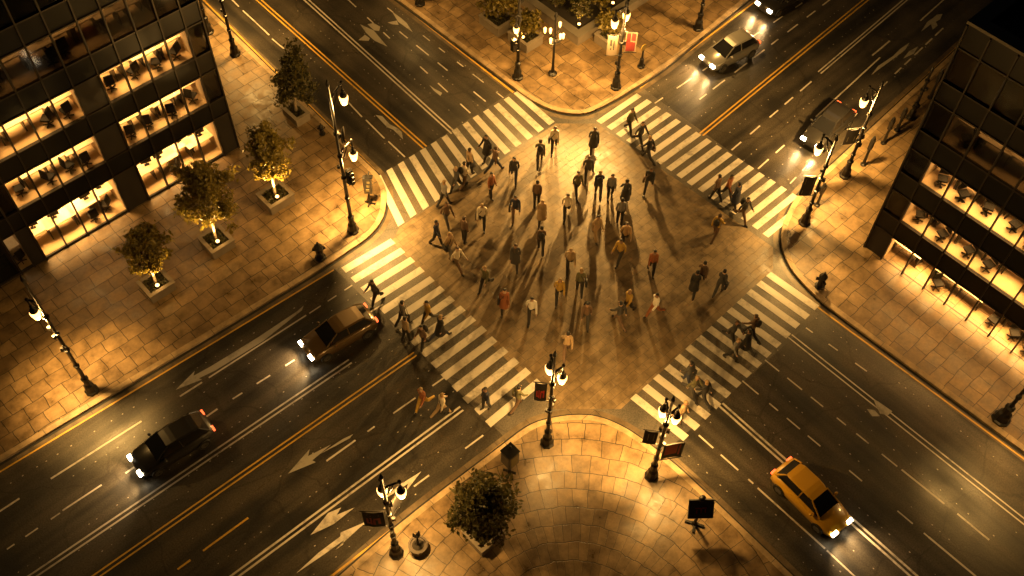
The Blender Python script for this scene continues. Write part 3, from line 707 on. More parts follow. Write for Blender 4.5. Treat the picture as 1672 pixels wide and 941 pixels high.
# ------------------------------------------------------------------ banners and signs
def banner(lampbase, h, udir, z0, label, face, marks, w=.62, hh=1.15, rz=None):
    """cloth hung between two brackets off a lamp post"""
    bx, by = at(*lampbase); a = math.atan2(udir[1], udir[0])
    e = tag(empty('banner', (bx, by, PAVZ+z0), a), label, 'banner')
    br = MB(); br.tube([(.06,0,hh),(.2+w+.05,0,hh)], .022, 6); br.tube([(.06,0,0),(.2+w+.05,0,0)], .022, 6); br.build('bracket', M['iron'], e)
    c = MB(); n = 6
    for i in range(n):
        x0, x1 = .18+w*i/n, .18+w*(i+1)/n; f = lambda x: .05*math.sin((x-.18)/w*PI)
        c.add([(x0,f(x0)-.01,.03),(x1,f(x1)-.01,.03),(x1,f(x1)-.01,hh-.03),(x0,f(x0)-.01,hh-.03),(x0,f(x0)+.01,.03),(x1,f(x1)+.01,.03),(x1,f(x1)+.01,hh-.03),(x0,f(x0)+.01,hh-.03)],
              [(0,1,2,3),(7,6,5,4),(3,2,6,7),(4,5,1,0),(1,5,6,2),(4,0,3,7)])
    cl = c.build('cloth', M[face], e)
    for nm, mat, rects in marks:
        k = MB()
        for (x0, x1, y0, y1) in rects:
            for sgn in (-1, 1):
                f = lambda x: .05*math.sin(x*PI)+sgn*.016
                k.add([(.18+w*x0, f(x0), hh*y0), (.18+w*x1, f(x1), hh*y0), (.18+w*x1, f(x1), hh*y1), (.18+w*x0, f(x0), hh*y1)], [(0,1,2,3) if sgn < 0 else (3,2,1,0)])
        k.build(nm, M[mat], cl)
    return e
RED = [(.18,.30,.22,.62),(.30,.5,.5,.6),(.42,.54,.18,.5),(.58,.66,.2,.64),(.66,.84,.24,.34),(.74,.84,.34,.58)]
LINES = [(.2,.8,.80,.83),(.2,.66,.73,.755)]
IMG_R = (.73, -.69); IMG_L = (-.73, .69)
banner((648,906), 6.5, IMG_L, 2.6, 'black banner with red print on the street lamp next to the stone pot', 'banner_black', [('print','banner_red',RED),('small_print','banner_pale',LINES)], .75, 1.25)
banner((648,906), 6.5, (.5,.2), 3.0, 'plain dark banner facing the road on the street lamp next to the stone pot', 'banner_black', [('small_print','banner_pale',LINES)], .6, 1.1)
banner((893,726), 6.6, (-.5,.55), 3.4, 'narrow dark banner with red marks on the twin lamp of the bottom corner', 'banner_black', [('print','banner_red',RED)], .45, 1.3)
banner((1063,780), 6.0, (.72,-.45), 1.35, 'red and black banner low on the lamp at the lower right corner', 'banner_black', [('print','banner_red',[(.1,.72,.3,.9),(.78,.86,.2,.9)])], .8, 1.2)
banner((1063,780), 6.0, (-.5,.6), 2.7, 'brown crumpled banner on the left of the lamp at the lower right corner', 'banner_black', [('print','board_pale',[(.2,.7,.3,.8)])], .5, 1.0)
banner((1312,367), 5.5, (-.6,.55), 1.95, 'dark banner hanging left of the lamp on the right corner', 'banner_black', [('print','board_pale',[(.15,.85,.1,.3),(.15,.85,.6,.9)])], .55, 1.3)
banner((1378,290), 5.8, (-.65,.4), 2.3, 'dark banner hanging left of the lamp beside the row of posts', 'banner_black', [('print','board_pale',[(.2,.8,.2,.5)])], .6, 1.0)
banner((1005,146), 5.3, IMG_R, 2.35, 'red banner with pale edges on the lamp at the top corner', 'banner_pale', [('print','red_dark',[(.1,.9,.08,.5),(.1,.44,.5,.92),(.52,.9,.56,.92)])], .55, 1.3)
banner((1005,146), 5.3, (-.55,.5), 2.15, 'pale banner with dark print on the lamp at the top corner', 'banner_pale', [('print','banner_black',[(.3,.7,.3,.4),(.3,.45,.4,.75),(.55,.75,.5,.8)])], .5, 1.3)
# signal boxes and round mirror on the tall lamp
bx, by = at(577,380)
e = tag(empty('traffic_signal', (bx+.22, by-.12, 3.4)), 'dark traffic signal strapped to the tallest lamp, left corner', 'signal')
k = MB(); k.box(-.13,.13,-.11,.11,0,.8); k.build('housing', M['iron'], e)
for j in range(3):
    v = MB(); v.tube([(.0,-.10,.15+.25*j),(.0,-.24,.15+.25*j)], [.1,.11], 8); v.build('visor', M['iron'], e)
e = tag(empty('round_mirror', (bx+.35, by+.1, 6.1)), 'oval mirror on the tallest lamp between its two lanterns', 'mirror')
k = MB(); k.tube([(-.3,-.1,0),(.0,-.02,.0)], .025, 5); k.build('bracket', M['iron'], e)
k = MB(); k.tube([(0,-.03,0),(.03,-.05,0)], [.34,.34], 14); k.build('mirror_disc', M['glass_dark'], e)
k = MB(); k.tube([(-.03,0,0),(-.001,-.029,0)], [.30,.37], 14); k.build('back_shell', M['iron'], e)
bx, by = at(845,130)
e = tag(empty('traffic_signal', (bx-.28, by+.05, 2.1)), 'dark signal box on the left side of the lamp at the top corner', 'signal')
k = MB(); k.box(-.11,.11,-.11,.11,0,.7); k.build('housing', M['iron'], e); v = MB(); v.tube([(0,-.1,.5),(0,-.22,.5)],[.09,.1],8); v.build('visor', M['iron'], e)
def signboard(base, label, kind):
    bx, by = at(*base); e = tag(empty('sign_stand', (bx,by,PAVZ)), label, 'sign')
    if kind != 'tilt': e.scale = (.72,.72,.88)
    p = MB(); p.tube([(0,0,0),(0,0,1.0)], .06, 8); p.build('post', M['iron'], e)
    f = MB()
    for a in ((.55,.0),(2.1,0),(3.7,0),(5.2,0)): f.obox((.17*math.cos(a[0]),.17*math.sin(a[0]),.05), (.4,.09,.08), a[0])
    f.lathe([(.13,0),(.13,.06),(.07,.2)], n=8); f.build('foot', M['iron'], e)
    if kind == 'box':      # two framed panels set at a right angle under a small roof
        for ang, mat in ((0, 'board_pale'), (PI/2, 'board')):
            pn = MB(); c, s = math.cos(ang), math.sin(ang)
            pn.obox((-.32*s-.0*c, -.32*c, 1.5), (.66,.06,1.0), ang if ang == 0 else PI/2); w = pn.build('panel', M['board'], e)
            q = MB(); q.obox((-.36*s, -.36*c, 1.5), (.5,.02,.8), ang if ang == 0 else PI/2); q.build('poster', M[mat], w)
        b = MB(); b.box(-.29,.33,-.29,.33,1.02,1.98); b.build('box_body', M['board'], e)
        r = MB(); r.box(-.38,.38,-.38,.38,2.0,2.06); r.ball((.12,.12,2.12), .1); r.build('top_cover', M['iron'], e)
    elif kind == 'stack':
        b = MB(); b.obox((0,0,1.5),(.5,.34,1.15), -.75); b.build('signal_case', M['board'], e)
        q = MB(); q.obox((.1,-.1,2.1),(.5,.3,.06), -.75); q.tube([(.1,-.05,2.1),(.3,.1,2.3)], .04, 6); q.build('top_cover', M['iron'], e)
        w = MB()
        for j in range(3): w.obox((-.13+.04*j, -.135-.02*j, 1.2+.3*j), (.2,.03,.16), -.75)
        w.build('notice', M['board_pale'], e)
    else:
        b = MB(); b.obox((.05,.0,1.35),(.95,.08,.85), -.7, -.5); w = b.build('panel', M['board'], e)
        q = MB(); M3 = Euler((-.5,0,-.7)).to_matrix()
        for (u, v2, su, sv) in ((-.12,.05,.22,.05),(.0,-.06,.06,.22),(.12,.06,.18,.05),(.16,-.08,.05,.16),(-.16,-.1,.05,.16)):
            c = Vector((.05,0,1.35)) + M3@Vector((u,-.046,v2)); q.obox(c, (su,.012,sv), -.7, -.5)
        q.build('print', M['banner_red'], w)
        h = MB(); h.ball((.16,.14,1.86), (.16,.12,.12)); h.build('hood_lamp', M['iron'], e)
signboard((832,773), 'boxy notice stand with pale poster by the kerb, left of the bottom lamp', 'box')
signboard((605,335), 'dark signal cabinet on a post beside the tallest lamp', 'stack')
signboard((1133,858), 'tilted dark notice board with red marks by the lower right kerb', 'tilt')
# small posts, hydrants, bollards
def bollard(base, h, label, name='bollard', top=False):
    bx, by = at(*base); e = tag(empty(name, (bx,by,PAVZ)), label, 'bollard')
    b = MB(); b.lathe([(.17,0),(.17,.07),(.11,.12),(.10,h*.75),(.13,h*.78),(.13,h*.84),(.09,h*.9),(.03,h)], n=10); b.build('post', M['iron'], e)
    c = MB(); c.lathe([(.115,h*.3),(.14,h*.32),(.14,h*.38),(.115,h*.4)], n=10); c.build('band', M['iron'], e)
    return e
def hydrant(base, label, s=1.0):
    bx, by = at(*base); e = tag(empty('hydrant', (bx,by,PAVZ)), label, 'hydrant')
    b = MB(); b.lathe([(.2*s,0),(.2*s,.06*s),(.13*s,.09*s),(.13*s,.55*s),(.17*s,.57*s),(.17*s,.63*s),(.12*s,.72*s),(.04*s,.8*s),(.04*s,.88*s)], n=10); b.build('barrel', M['iron'], e)
    for a in (0, 2.1, 4.2):
        n = MB(); n.tube([(.1*s*math.cos(a),.1*s*math.sin(a),.42*s),(.24*s*math.cos(a),.24*s*math.sin(a),.42*s)], [.06*s,.075*s], 8); n.build('nozzle', M['iron'], e)
hydrant((524,424), 'dark hydrant on the paving left of the tallest lamp', 1.25)
hydrant((1337,470), 'dark hydrant near the curved kerb on the right corner', 1.15)
hydrant((527,222), 'small hydrant on the left pavement below the dark potted tree', .8)
bx, by = at(1046,112); e = tag(empty('post_sign', (bx,by,PAVZ)), 'low post with a small round yellow sign near the top corner kerb', 'sign')
k = MB(); k.lathe([(.2,0),(.2,.06),(.13,.1),(.11,.55),(.06,.6),(.045,1.15)], n=9); k.build('post', M['iron'], e)
k = MB(); k.tube([(0,.03,1.3),(.0,-.03,1.3)], [.2,.2], 12); k.build('sign_disc', M['signface'], e)
for i, (b, h, d) in enumerate([((1333,338),1.5,'beside the right corner lamp, nearest of the row'),((1408,272),1.9,'beside the second lamp up the avenue'),((1441,237),1.75,'second along the kerb row up the avenue'),((1463,216),1.5,'third along the kerb row up the avenue'),((1517,163),1.9,'farthest along the kerb row up the avenue')]):
    bx, by = at(*b); e = tag(empty('meter_post', (bx,by,PAVZ)), 'dark metal post with slim head '+d, 'post', 'posts along the right kerb')
    k = MB(); k.lathe([(.15,0),(.15,.06),(.08,.1),(.06,h*.6)], n=8); k.build('post', M['iron'], e)
    k = MB(); k.obox((0,0,h*.75),(.22,.16,h*.34)); k.lathe([(.1,h*.92),(.06,h*1.0),(.02,h*1.04)], n=8); k.build('head', M['iron'], e)
street_lamp((1485,196), 3.1, [], 'thin unlit post taller than its neighbours in the kerb row up the avenue', (.3,.6,.8), name='tall_post', plinth=.2)
# stone pot with an ornament beside the bottom lamp
bx, by = at(684,900); e = tag(empty('stone_pot', (bx,by,PAVZ)), 'small stone pot with a spiky iron stalk beside the bottom street lamp', 'pot'); e.scale = (.74,.74,.95)
k = MB(); k.lathe([(.34,0),(.42,.1),(.46,.45),(.5,.5),(.5,.56),(.4,.56),(.38,.5)], n=14); k.build('bowl', M['planter_dark'], e)
k = MB(); k.lathe([(.39,.49),(.05,.53)], n=12); k.build('soil', M['soil'], e)
k = MB(); k.tube([(0,0,.5),(.02,.0,1.3),(0,.02,1.75)], [.07,.05,.02], 7)
for a in range(7): k.tube([(0,0,1.15+.06*a),(.2*math.cos(a*2.1),.2*math.sin(a*2.1),1.3+.05*a)], [.035,.06], 5)
k.build('iron_stalk', M['iron'], e)
# ------------------------------------------------------------------ planters and trees
def planter(corners_px, h, label, top=True, name='planter_box'):
    P = [at(p[0], p[1], h+PAVZ) for p in corners_px]
    cx = sum(p[0] for p in P)/4; cy = sum(p[1] for p in P)/4
    hw = (max(p[0] for p in P)-min(p[0] for p in P))/2*.93; hd = (max(p[1] for p in P)-min(p[1] for p in P))/2*.93
    e = tag(empty(name, (cx,cy,PAVZ)), label, 'planter')
    b = MB(); t = .12
    b.box(-hw,hw,-hd,-hd+t,0,h); b.box(-hw,hw,hd-t,hd,0,h); b.box(-hw,-hw+t,-hd+t,hd-t,0,h); b.box(hw-t,hw,-hd+t,hd-t,0,h)
    b.build('box', M['planter'], e)
    r = MB(); o = .04
    r.box(-hw-o,hw+o,-hd-o,-hd+t+.02,h+.002,h+.07); r.box(-hw-o,hw+o,hd-t-.02,hd+o,h+.002,h+.07); r.box(-hw-o,-hw+t+.02,-hd+t+.02,hd-t-.02,h+.002,h+.07); r.box(hw-t-.02,hw+o,-hd+t+.02,hd-t-.02,h+.002,h+.07)
    r.build('rim', M['planter'], e)
    s = MB(); rnd = random.Random(cx); n = 9
    for i in range(n):
        for j in range(n):
            x0, x1 = -hw+t+(2*hw-2*t)*i/n, -hw+t+(2*hw-2*t)*(i+1)/n; y0, y1 = -hd+t+(2*hd-2*t)*j/n, -hd+t+(2*hd-2*t)*(j+1)/n
            zz = lambda a, b_: h-.08+.06*math.sin(a*7+cx)*math.cos(b_*6+cy)
            s.add([(x0,y0,zz(x0,y0)),(x1,y0,zz(x1,y0)),(x1,y1,zz(x1,y1)),(x0,y1,zz(x0,y1))], [(0,1,2,3)])
    s.build('soil', M['soil'], e)
    g = MB(); leaves(g, rnd, 260, lambda: (rnd.uniform(-hw+.16,hw-.16), rnd.uniform(-hd+.16,hd-.16), h-.05+abs(rnd.gauss(0,.07))), .085)
    g.build('ground_cover', M['leaf_low'], e)
    return e, cx, cy, hw, hd
def leaves(mb, rnd, n, pos, size):
    for _ in range(n):
        c = Vector(pos()); s = size*rnd.uniform(.6,1.35)
        q = Euler((rnd.uniform(-1.1,1.1), rnd.uniform(-1.1,1.1), rnd.uniform(0,6.28))).to_matrix()
        u, v, w = q@Vector((1,0,0)), q@Vector((0,1,0)), q@Vector((0,0,1))
        mb.add([c-u*s, c-v*s*.5+w*s*.12, c+u*s, c+v*s*.5+w*s*.12], [(0,1,2,3)])
def tree(base, zb, top_px, ztop, rad, nleaf, label, mat, seed, shape='oval', trunk_r=.07, zlow=.28, size=.12, name='potted_tree'):
    """trunk, limbs that branch twice, leaf clumps round every twig"""
    rnd = random.Random(seed); bx, by = base; e = tag(empty(name, (bx,by,zb)), label, 'tree')
    tx, ty = at(top_px[0], top_px[1], zb+ztop) if top_px else (bx, by); lx, ly = (tx-bx)*.75, (ty-by)*.75
    ax = lambda z: (lx*(z/ztop)**1.2, ly*(z/ztop)**1.2)
    tr = MB(); pts = []; nseg = 7
    for i in range(nseg+1):
        z = ztop*.9*i/nseg; a = ax(z); pts.append((a[0]+rnd.uniform(-.02,.02)*i*.5, a[1]+rnd.uniform(-.02,.02)*i*.5, z))
    tr.tube(pts, [trunk_r*(1-.85*i/nseg)+.006 for i in range(nseg+1)], 8)
    twigs = []
    zl = ztop*zlow
    nl = 26 if shape != 'wide' else 30
    for k in range(nl):
        f = (k+.5)/nl; z = zl*.8 + (ztop*.82-zl*.8)*f; a = ax(z); ang = k*2.399+rnd.uniform(-.4,.4)
        if shape == 'cone': r = rad*(1-.8*f)*rnd.uniform(.75,1.1)*(1 if f > .12 else .75)
        elif shape == 'wide': r = rad*math.sqrt(max(.08, 1-(f*1.0)**2))*rnd.uniform(.8,1.12)
        else: r = rad*math.sqrt(max(.06, 1-((f-.36)/.68)**2))*rnd.uniform(.78,1.12)
        rise = {'cone': .25, 'wide': .5, 'oval': .6}[shape]*r
        p0 = Vector((a[0], a[1], z)); p2 = p0 + Vector((math.cos(ang)*r*.86, math.sin(ang)*r*.86, rise+rnd.uniform(-.1,.1)))
        if p2.z > ztop*.97: p2.z = ztop*.97
        p1 = p0.lerp(p2, .5) + Vector((0,0,rise*.12)); tr.tube([p0,p1,p2], [trunk_r*.32*(1-.5*f),trunk_r*.2,.007], 5)
        for j in range(5):
            s = .35+.65*(j+.5)/5; q0 = p0.lerp(p2, s); d = Vector((rnd.gauss(0,1), rnd.gauss(0,1), rnd.gauss(0.3,.7))).normalized()*r*.36*rnd.uniform(.6,1.1)
            tr.tube([q0, q0+d*.6], [.009,.004], 4, cap=False); twigs.append((q0+d*.45, .085*rad+.03)); twigs.append((q0+d, .075*rad+.03))
    for k in range(10): a = ax(ztop); twigs.append((Vector((a[0]+rnd.gauss(0,.12*rad), a[1]+rnd.gauss(0,.12*rad), ztop*rnd.uniform(.85,1.0))), .1*rad+.04))
    # leave some twigs bare so the crown has gaps
    tw = [t for t in twigs if rnd.random() > .42]
    tr.build('trunk', M['bark'], e, True)
    cr = MB()
    def pos():
        c, s = tw[rnd.randrange(len(tw))]; return (c.x+rnd.gauss(0,s), c.y+rnd.gauss(0,s), c.z+rnd.gauss(0,s*.75))
    leaves(cr, rnd, nleaf, pos, size)
    cr.build('crown', M[mat], e)
    return e
def uplight(x, y, z, energy, label):
    e = tag(empty('garden_spotlight', (x,y,z)), label, 'garden light')
    h = MB(); h.lathe([(.05,-.1),(.07,-.05),(.085,.08),(.075,.085),(.06,.02)], n=10); h.build('housing', M['iron'], e)
    g = MB(); g.ball((0,0,.10), (.085,.085,.07), 10, 6); g.build('lit_lens', M['bulb'], e, True)
    sp = spot((0,0,.20), energy*1.5, (.03,.16,2.0), 78, parent=e, r=.05, blend=.7); point((0,0,.3), min(energy*.03, 9), parent=e, r=.05)
PL = dict(p1=[(459,178),(486,196),(507,187),(480,165)], p2=[(420,316),(440,341),(477,321),(460,296)], p3=[(321,388),(345,413),(382,394),(362,369)],
          p4=[(223,462),(245,486),(285,464),(265,437)], p5=[(752,866),(787,903),(828,868),(793,838)])
_, cx, cy, hw, hd = planter(PL['p1'], .42, 'stone planter at the left kerb holding the dark conical tree')
tree((cx,cy), PAVZ+.38, (481,72), 4.1, 1.3, 5200, 'dark conical tree in a planter by the upper left kerb', 'leaf_dark', 11, 'cone', .08, .2, .1)
_, cx, cy, hw, hd = planter(PL['p2'], .45, 'stone planter with a ground light, rightmost of the three beside the left tower')
tree((cx,cy), PAVZ+.40, (433,199), 4.0, 1.1, 3800, 'golden lit tree in a planter, rightmost of the three beside the left tower', 'leaf_gold', 12, 'oval', .075, .34, .1)
uplight(cx-.05, cy-.28, PAVZ+.52, 1500, 'bright ground light in the rightmost planter beside the left tower')
_, cx, cy, hw, hd = planter(PL['p3'], .45, 'stone planter with a ground light, middle one of the three beside the left tower')
tree((cx,cy), PAVZ+.40, (331,268), 4.4, 1.45, 5200, 'broad olive tree in a planter, middle one of the three beside the left tower', 'leaf_gold', 13, 'oval', .075, .36, .1)
uplight(cx-.05, cy-.28, PAVZ+.52, 700, 'bright ground light in the middle planter beside the left tower')
_, cx, cy, hw, hd = planter(PL['p4'], .45, 'stone planter with a ground light, leftmost of the three beside the left tower')
tree((cx,cy), PAVZ+.40, (229,368), 3.6, 1.0, 3400, 'small dark tree in a planter, leftmost of the three beside the left tower', 'leaf_gold', 14, 'oval', .07, .36, .1)
uplight(cx-.05, cy-.28, PAVZ+.52, 500, 'bright ground light in the leftmost planter beside the left tower')
_, cx, cy, hw, hd = planter(PL['p5'], .5, 'large stone planter near the bottom edge on the curved paving')
tree((cx,cy), PAVZ+.45, (786,790), 4.2, 1.4, 5200, 'spreading dark tree in the large planter near the bottom edge', 'leaf_dark', 15, 'wide', .1, .24, .1)
# planters and the raised bed on the top corner
for i, (pp, lab, r, n, en) in enumerate([([(783,24),(812,50),(842,33),(815,8)], 'left of the lamp with signal boxes', 1.2, 1300, 0), ([(832,50),(860,78),(884,62),(856,36)], 'just right of the lamp with signal boxes', .9, 1100, 30), ([(972,54),(990,72),(1018,56),(1000,40)], 'behind the twin lamp with the red banner', .7, 800, 0)]):
    _, cx, cy, hw, hd = planter(pp, .5, 'stone planter of shrubs on the top corner, '+lab)
    tp = (cx, cy); tree(tp, PAVZ+.45, (sum(p[0] for p in pp)/4, sum(p[1] for p in pp)/4-(46 if i == 0 else 24)), 2.2 if i == 0 else 1.3, r, n, 'golden lit shrub in the planter '+lab, 'leaf_gold', 60+i, 'oval', .06, .2, .13, name='shrub')
    if en: uplight(cx-.35, cy-.2, PAVZ+.55, en, 'small bright ground light in the planter '+lab)
V0 = at(944,64,.6); 
bed = tag(empty('raised_bed', (V0[0], V0[1], PAVZ)), 'dark raised garden bed with pointed stone wall at the top of the picture', 'garden bed')
k = MB(); k.box(0,16,0,.32,0,.55); k.box(0,.32,.32,16,0,.55); k.build('wall', M['planter'], bed)
k = MB(); k.box(-.05,16,-.05,.40,.552,.63); k.box(-.05,.40,.40,16,.552,.63); k.build('coping', M['coping'], bed)
k = MB(); k.sheet([(.32,.32),(16,.32),(16,16),(.32,16)], .40); k.build('soil', M['soil'], bed)
spots = [(1.2,1.1,1.6,.6),(2.6,.95,1.3,.55),(.95,2.7,1.4,.6),(4.1,1.0,1.5,.6),(2.3,2.4,2.4,.9),(1.0,4.4,1.5,.6),(5.6,1.1,1.6,.65),(3.9,2.9,2.3,.9),(2.1,4.2,2.0,.8),(7.2,1.2,1.5,.6),(1.1,6.1,1.7,.7)]
spots.sort(key=lambda q: math.hypot(q[0], q[1]))
for i, (x, y, h, r) in enumerate(spots):
    side = 'right arm' if x > y*1.2 else 'left arm' if y > x*1.2 else 'middle'
    tree((V0[0]+x, V0[1]+y), PAVZ+.4, None, h, r, 700, 'shrub in the raised bed, %s, %s from the pointed corner' % (side, ORD[i] if i < 10 else 'farthest'), 'leaf_gold' if i % 3 == 1 else 'leaf_dark', 80+i, 'oval', .05, .15, .11, name='shrub')
for i, (x, y) in enumerate([(.75,.7),(3.3,.7),(.7,3.6),(2.0,1.6)]):
    uplight(V0[0]+x, V0[1]+y, PAVZ+.5, 60, 'tiny ground light among the shrubs of the raised bed, '+['at the pointed corner','along the right wall','along the left wall','further inside'][i])
# ------------------------------------------------------------------ people
def skin_body(seed, step, swing, lean, bend=.25, fem=False):
    """one continuous walking figure 1.78 m tall facing +Y, then clothing shells cut from it"""
    rnd = random.Random(seed); sh = .145 if fem else .168
    J = {}; E = []; R = {}
    def j(n, p, r): J[n] = Vector(p); R[n] = r
    ln = lean
    j('pelvis', (0,0,.95), (.135,.11)); j('waist', (0,ln*.15,1.10), (.12,.10)); j('chest', (0,ln*.45,1.30), (.138,.108)); j('upper', (0,ln*.6,1.43), (.10,.085))
    j('neck', (0,ln*.75,1.51), (.055,.055)); j('jaw', (0,ln*.8+.02,1.58), (.066,.075)); j('head', (0,ln*.85+.012,1.665), (.083,.098)); j('crown', (0,ln*.85,1.75), (.06,.07))
    E += [('pelvis','waist'),('waist','chest'),('chest','upper'),('upper','neck'),('neck','jaw'),('jaw','head'),('head','crown')]
    for s, sd in ((-1,'l'),(1,'r')):
        ph = step*s
        hip = Vector((s*.095, 0, .90)); th = .44; sk = .43
        a1 = ph; kb = max(0, -ph)*1.1+.06
        knee = hip + Vector((0, math.sin(a1)*th, -math.cos(a1)*th)); a2 = a1-kb
        ank = knee + Vector((0, math.sin(a2)*sk, -math.cos(a2)*sk))
        toe = ank + Vector((s*.02, .15, -.035 if ph >= 0 else -.055))
        j('hip'+sd, hip, (.092,.098)); j('knee'+sd, knee, (.06,.062)); j('calf'+sd, knee.lerp(ank,.35), (.058,.06)); j('ank'+sd, ank, (.04,.042)); j('heel'+sd, ank+Vector((0,-.02,-.045)), (.04,.04)); j('toe'+sd, toe, (.036,.03))
        E += [('pelvis','hip'+sd),('hip'+sd,'knee'+sd),('knee'+sd,'calf'+sd),('calf'+sd,'ank'+sd),('ank'+sd,'heel'+sd),('heel'+sd,'toe'+sd)]
        sw = -swing*s
        shd = J['upper'] + Vector((s*sh, 0, -.02)); ua, fa = .30, .26
        el = shd + Vector((s*.035, math.sin(sw)*ua, -math.cos(sw)*ua)); b2 = sw+bend
        wr = el + Vector((s*.01, math.sin(b2)*fa, -math.cos(b2)*fa)); d = (wr-el).normalized(); pm = wr + d*.07
        j('sh'+sd, shd, (.056,.056)); j('el'+sd, el, (.041,.041)); j('wr'+sd, wr, (.031,.031)); j('pm'+sd, pm, (.04,.026))
        E += [('upper','sh'+sd),('sh'+sd,'el'+sd),('el'+sd,'wr'+sd),('wr'+sd,'pm'+sd)]
    zmin = min(J[k].z-R[k][1] for k in J if k[:3] in ('toe','hee'))
    for k in J: J[k].z -= zmin
    names = list(J); idx = {n: i for i, n in enumerate(names)}
    me = bpy.data.meshes.new('skin'); me.from_pydata([J[n] for n in names], [(idx[a],idx[b]) for a, b in E], [])
    ob = link(bpy.data.objects.new('skin', me)); md = ob.modifiers.new('s', 'SKIN'); md.use_smooth_shade = True
    for n in names: me.skin_vertices[0].data[idx[n]].radius = R[n]
    me.skin_vertices[0].data[idx['pelvis']].use_root = True
    sb = ob.modifiers.new('d', 'SUBSURF'); sb.levels = 1; sb.render_levels = 1
    dg = bpy.context.evaluated_depsgraph_get(); ev = ob.evaluated_get(dg).to_mesh()
    V = [v.co.copy() for v in ev.vertices]; Nn = [v.normal.copy() for v in ev.vertices]; F = [tuple(p.vertices) for p in ev.polygons]
    ob.evaluated_get(dg).to_mesh_clear(); bpy.data.objects.remove(ob); bpy.data.meshes.remove(me)
    def part_of(c):
        best = None
        for a, b in E:
            A, B = J[a], J[b]; d = B-A; t = max(0, min(1, (c-A).dot(d)/max(1e-6, d.length_squared))); p = A+d*t
            q = (c-p).length/((R[a][0]*(1-t)+R[b][0]*t)+.01)
            if best is None or q < best[0]: best = (q, a, b)
        return best[1], best[2]
    cls = []
    hz = J['head'].z
    for f in F:
        c = sum((V[i] for i in f), Vector())/len(f); a, b = part_of(c); k = 'skin'
        bb = b.rstrip('lr') if b not in ('pelvis',) else b
        if b in ('waist','chest','upper') or b in ('shl','shr','ell','elr','wrl','wrr'): k = 'jacket' if c.z > J['pelvis'].z-.02 or b[:2] in ('sh','el','wr') else 'trousers'
        elif b[:3] in ('hip','kne','cal','ank'): k = 'trousers'
        elif b[:3] in ('hee','toe'): k = 'shoe'
        elif b in ('head','crown','jaw') and (c.z > hz+.035 or (c.y < J['head'].y-.01 and c.z > hz-.07)): k = 'hair'
        cls.append(k)
    mb = MB(); mb.v = [tuple(v) for v in V]; mb.f = list(F); mb.m = [0]*len(F)
    h = J['head']; mb.tube([h+Vector((0,.085,-.005)), h+Vector((0,.125,-.035)), h+Vector((0,.095,-.045))], [.010,.020,.012], 5)
    for s in (-1,1):
        mb.ball(h+Vector((s*.088,0,-.015)), (.012,.022,.034), 6, 4)
        pm = J['pm'+('l' if s < 0 else 'r')]; wr = J['wr'+('l' if s < 0 else 'r')]; d = (pm-wr).normalized(); fw = Vector((0,1,0)); fw = (fw-d*fw.dot(d)).normalized()
        for q, L in ((-.03,.06),(-.01,.075),(.012,.07),(.03,.055)):
            b0 = pm + fw*q - d*.01; b1 = b0 + d*L*.6; b2 = b1 + d*L*.35 + Vector((-s*.02,0,0)); mb.tube([b0,b1,b2], [.010,.009,.007], 5)
        b0 = wr + d*.03 + fw*.025; mb.tube([b0, b0+d*.035+fw*.03, b0+d*.065+fw*.032], [.012,.011,.008], 5)
    mb.mi = 1
    for s in (-1,1): mb.ball(h+Vector((s*.034,.092,.012)), .012, 5, 3)
    mb.tube([h+Vector((-.025,.094,-.068)), h+Vector((0,.10,-.07)), h+Vector((.025,.094,-.068))], .006, 4)
    out = {'body': mb}
    for k, off in (('jacket',.014),('trousers',.015),('shoe',.012),('hair',.018)):
        s = MB(); mp = {}
        for f, c in zip(F, cls):
            if c != k: continue
            g = []
            for i in f:
                if i not in mp: mp[i] = len(s.v); s.v.append(tuple(V[i]+Nn[i]*off))
                g.append(mp[i])
            s.f.append(tuple(g)); s.m.append(0)
        out[k] = s
    w = J['pelvis']
    out['coat_skirt'] = MB().lathe([(.245,-.46),(.235,-.44),(.205,-.12),(.175,.12),(.15,.16)], (w.x,w.y,w.z), 14)
    for k, v in enumerate(out['coat_skirt'].v): out['coat_skirt'].v[k] = (v[0], v[1]*.82 + (.10*abs(step) if v[1] > 0 else -.10*abs(step))*max(0, (w.z-v[2])/.46)*1.3, v[2])
    bg = MB(); c = J['hipr']+Vector((.17,-.02,-.1)); bg.box(c.x-.05,c.x+.05,c.y-.16,c.y+.16,c.z-.14,c.z+.12)
    s0 = J['shl']+Vector((.04,0,.07)); bg.tube([c+Vector((-.02,.12,.1)), J['chest']+Vector((.06,.135,-.0)), s0, J['chest']+Vector((.06,-.15,0)), c+Vector((-.02,-.12,.1))], .016, 5); out['bag'] = bg
    bp = MB(); c = J['chest']+Vector((0,-.2,.02)); bp.ball(c, (.16,.11,.23), 10, 6); out['backpack'] = bp
    return out
SKINS = [plain('skin tone %d' % i, c, .55, var=.08) for i, c in enumerate([(.55,.36,.25),(.42,.26,.17),(.28,.16,.10)])]
EYE = plain('dark eye', (.02,.015,.01), .3)
CLOTH = {n: plain(n+' cloth', c, .75, scale=18, var=.18) for n, c in {
 'white':(.72,.68,.62),'cream':(.6,.52,.4),'tan':(.36,.25,.14),'mustard':(.42,.26,.05),'brown':(.13,.08,.05),'black':(.02,.018,.017),'charcoal':(.05,.047,.045),
 'navy':(.025,.03,.055),'grey':(.2,.19,.18),'rust':(.26,.09,.035),'olive':(.11,.10,.05),'blue':(.07,.10,.17)}.items()}
HAIR = {n: plain(n+' hair', c, .6, scale=30) for n, c in {'black':(.012,.01,.009),'brown':(.06,.035,.02),'fair':(.28,.18,.08)}.items()}
SHOE = plain('dark leather shoe', (.02,.016,.013), .4)
POSES = []
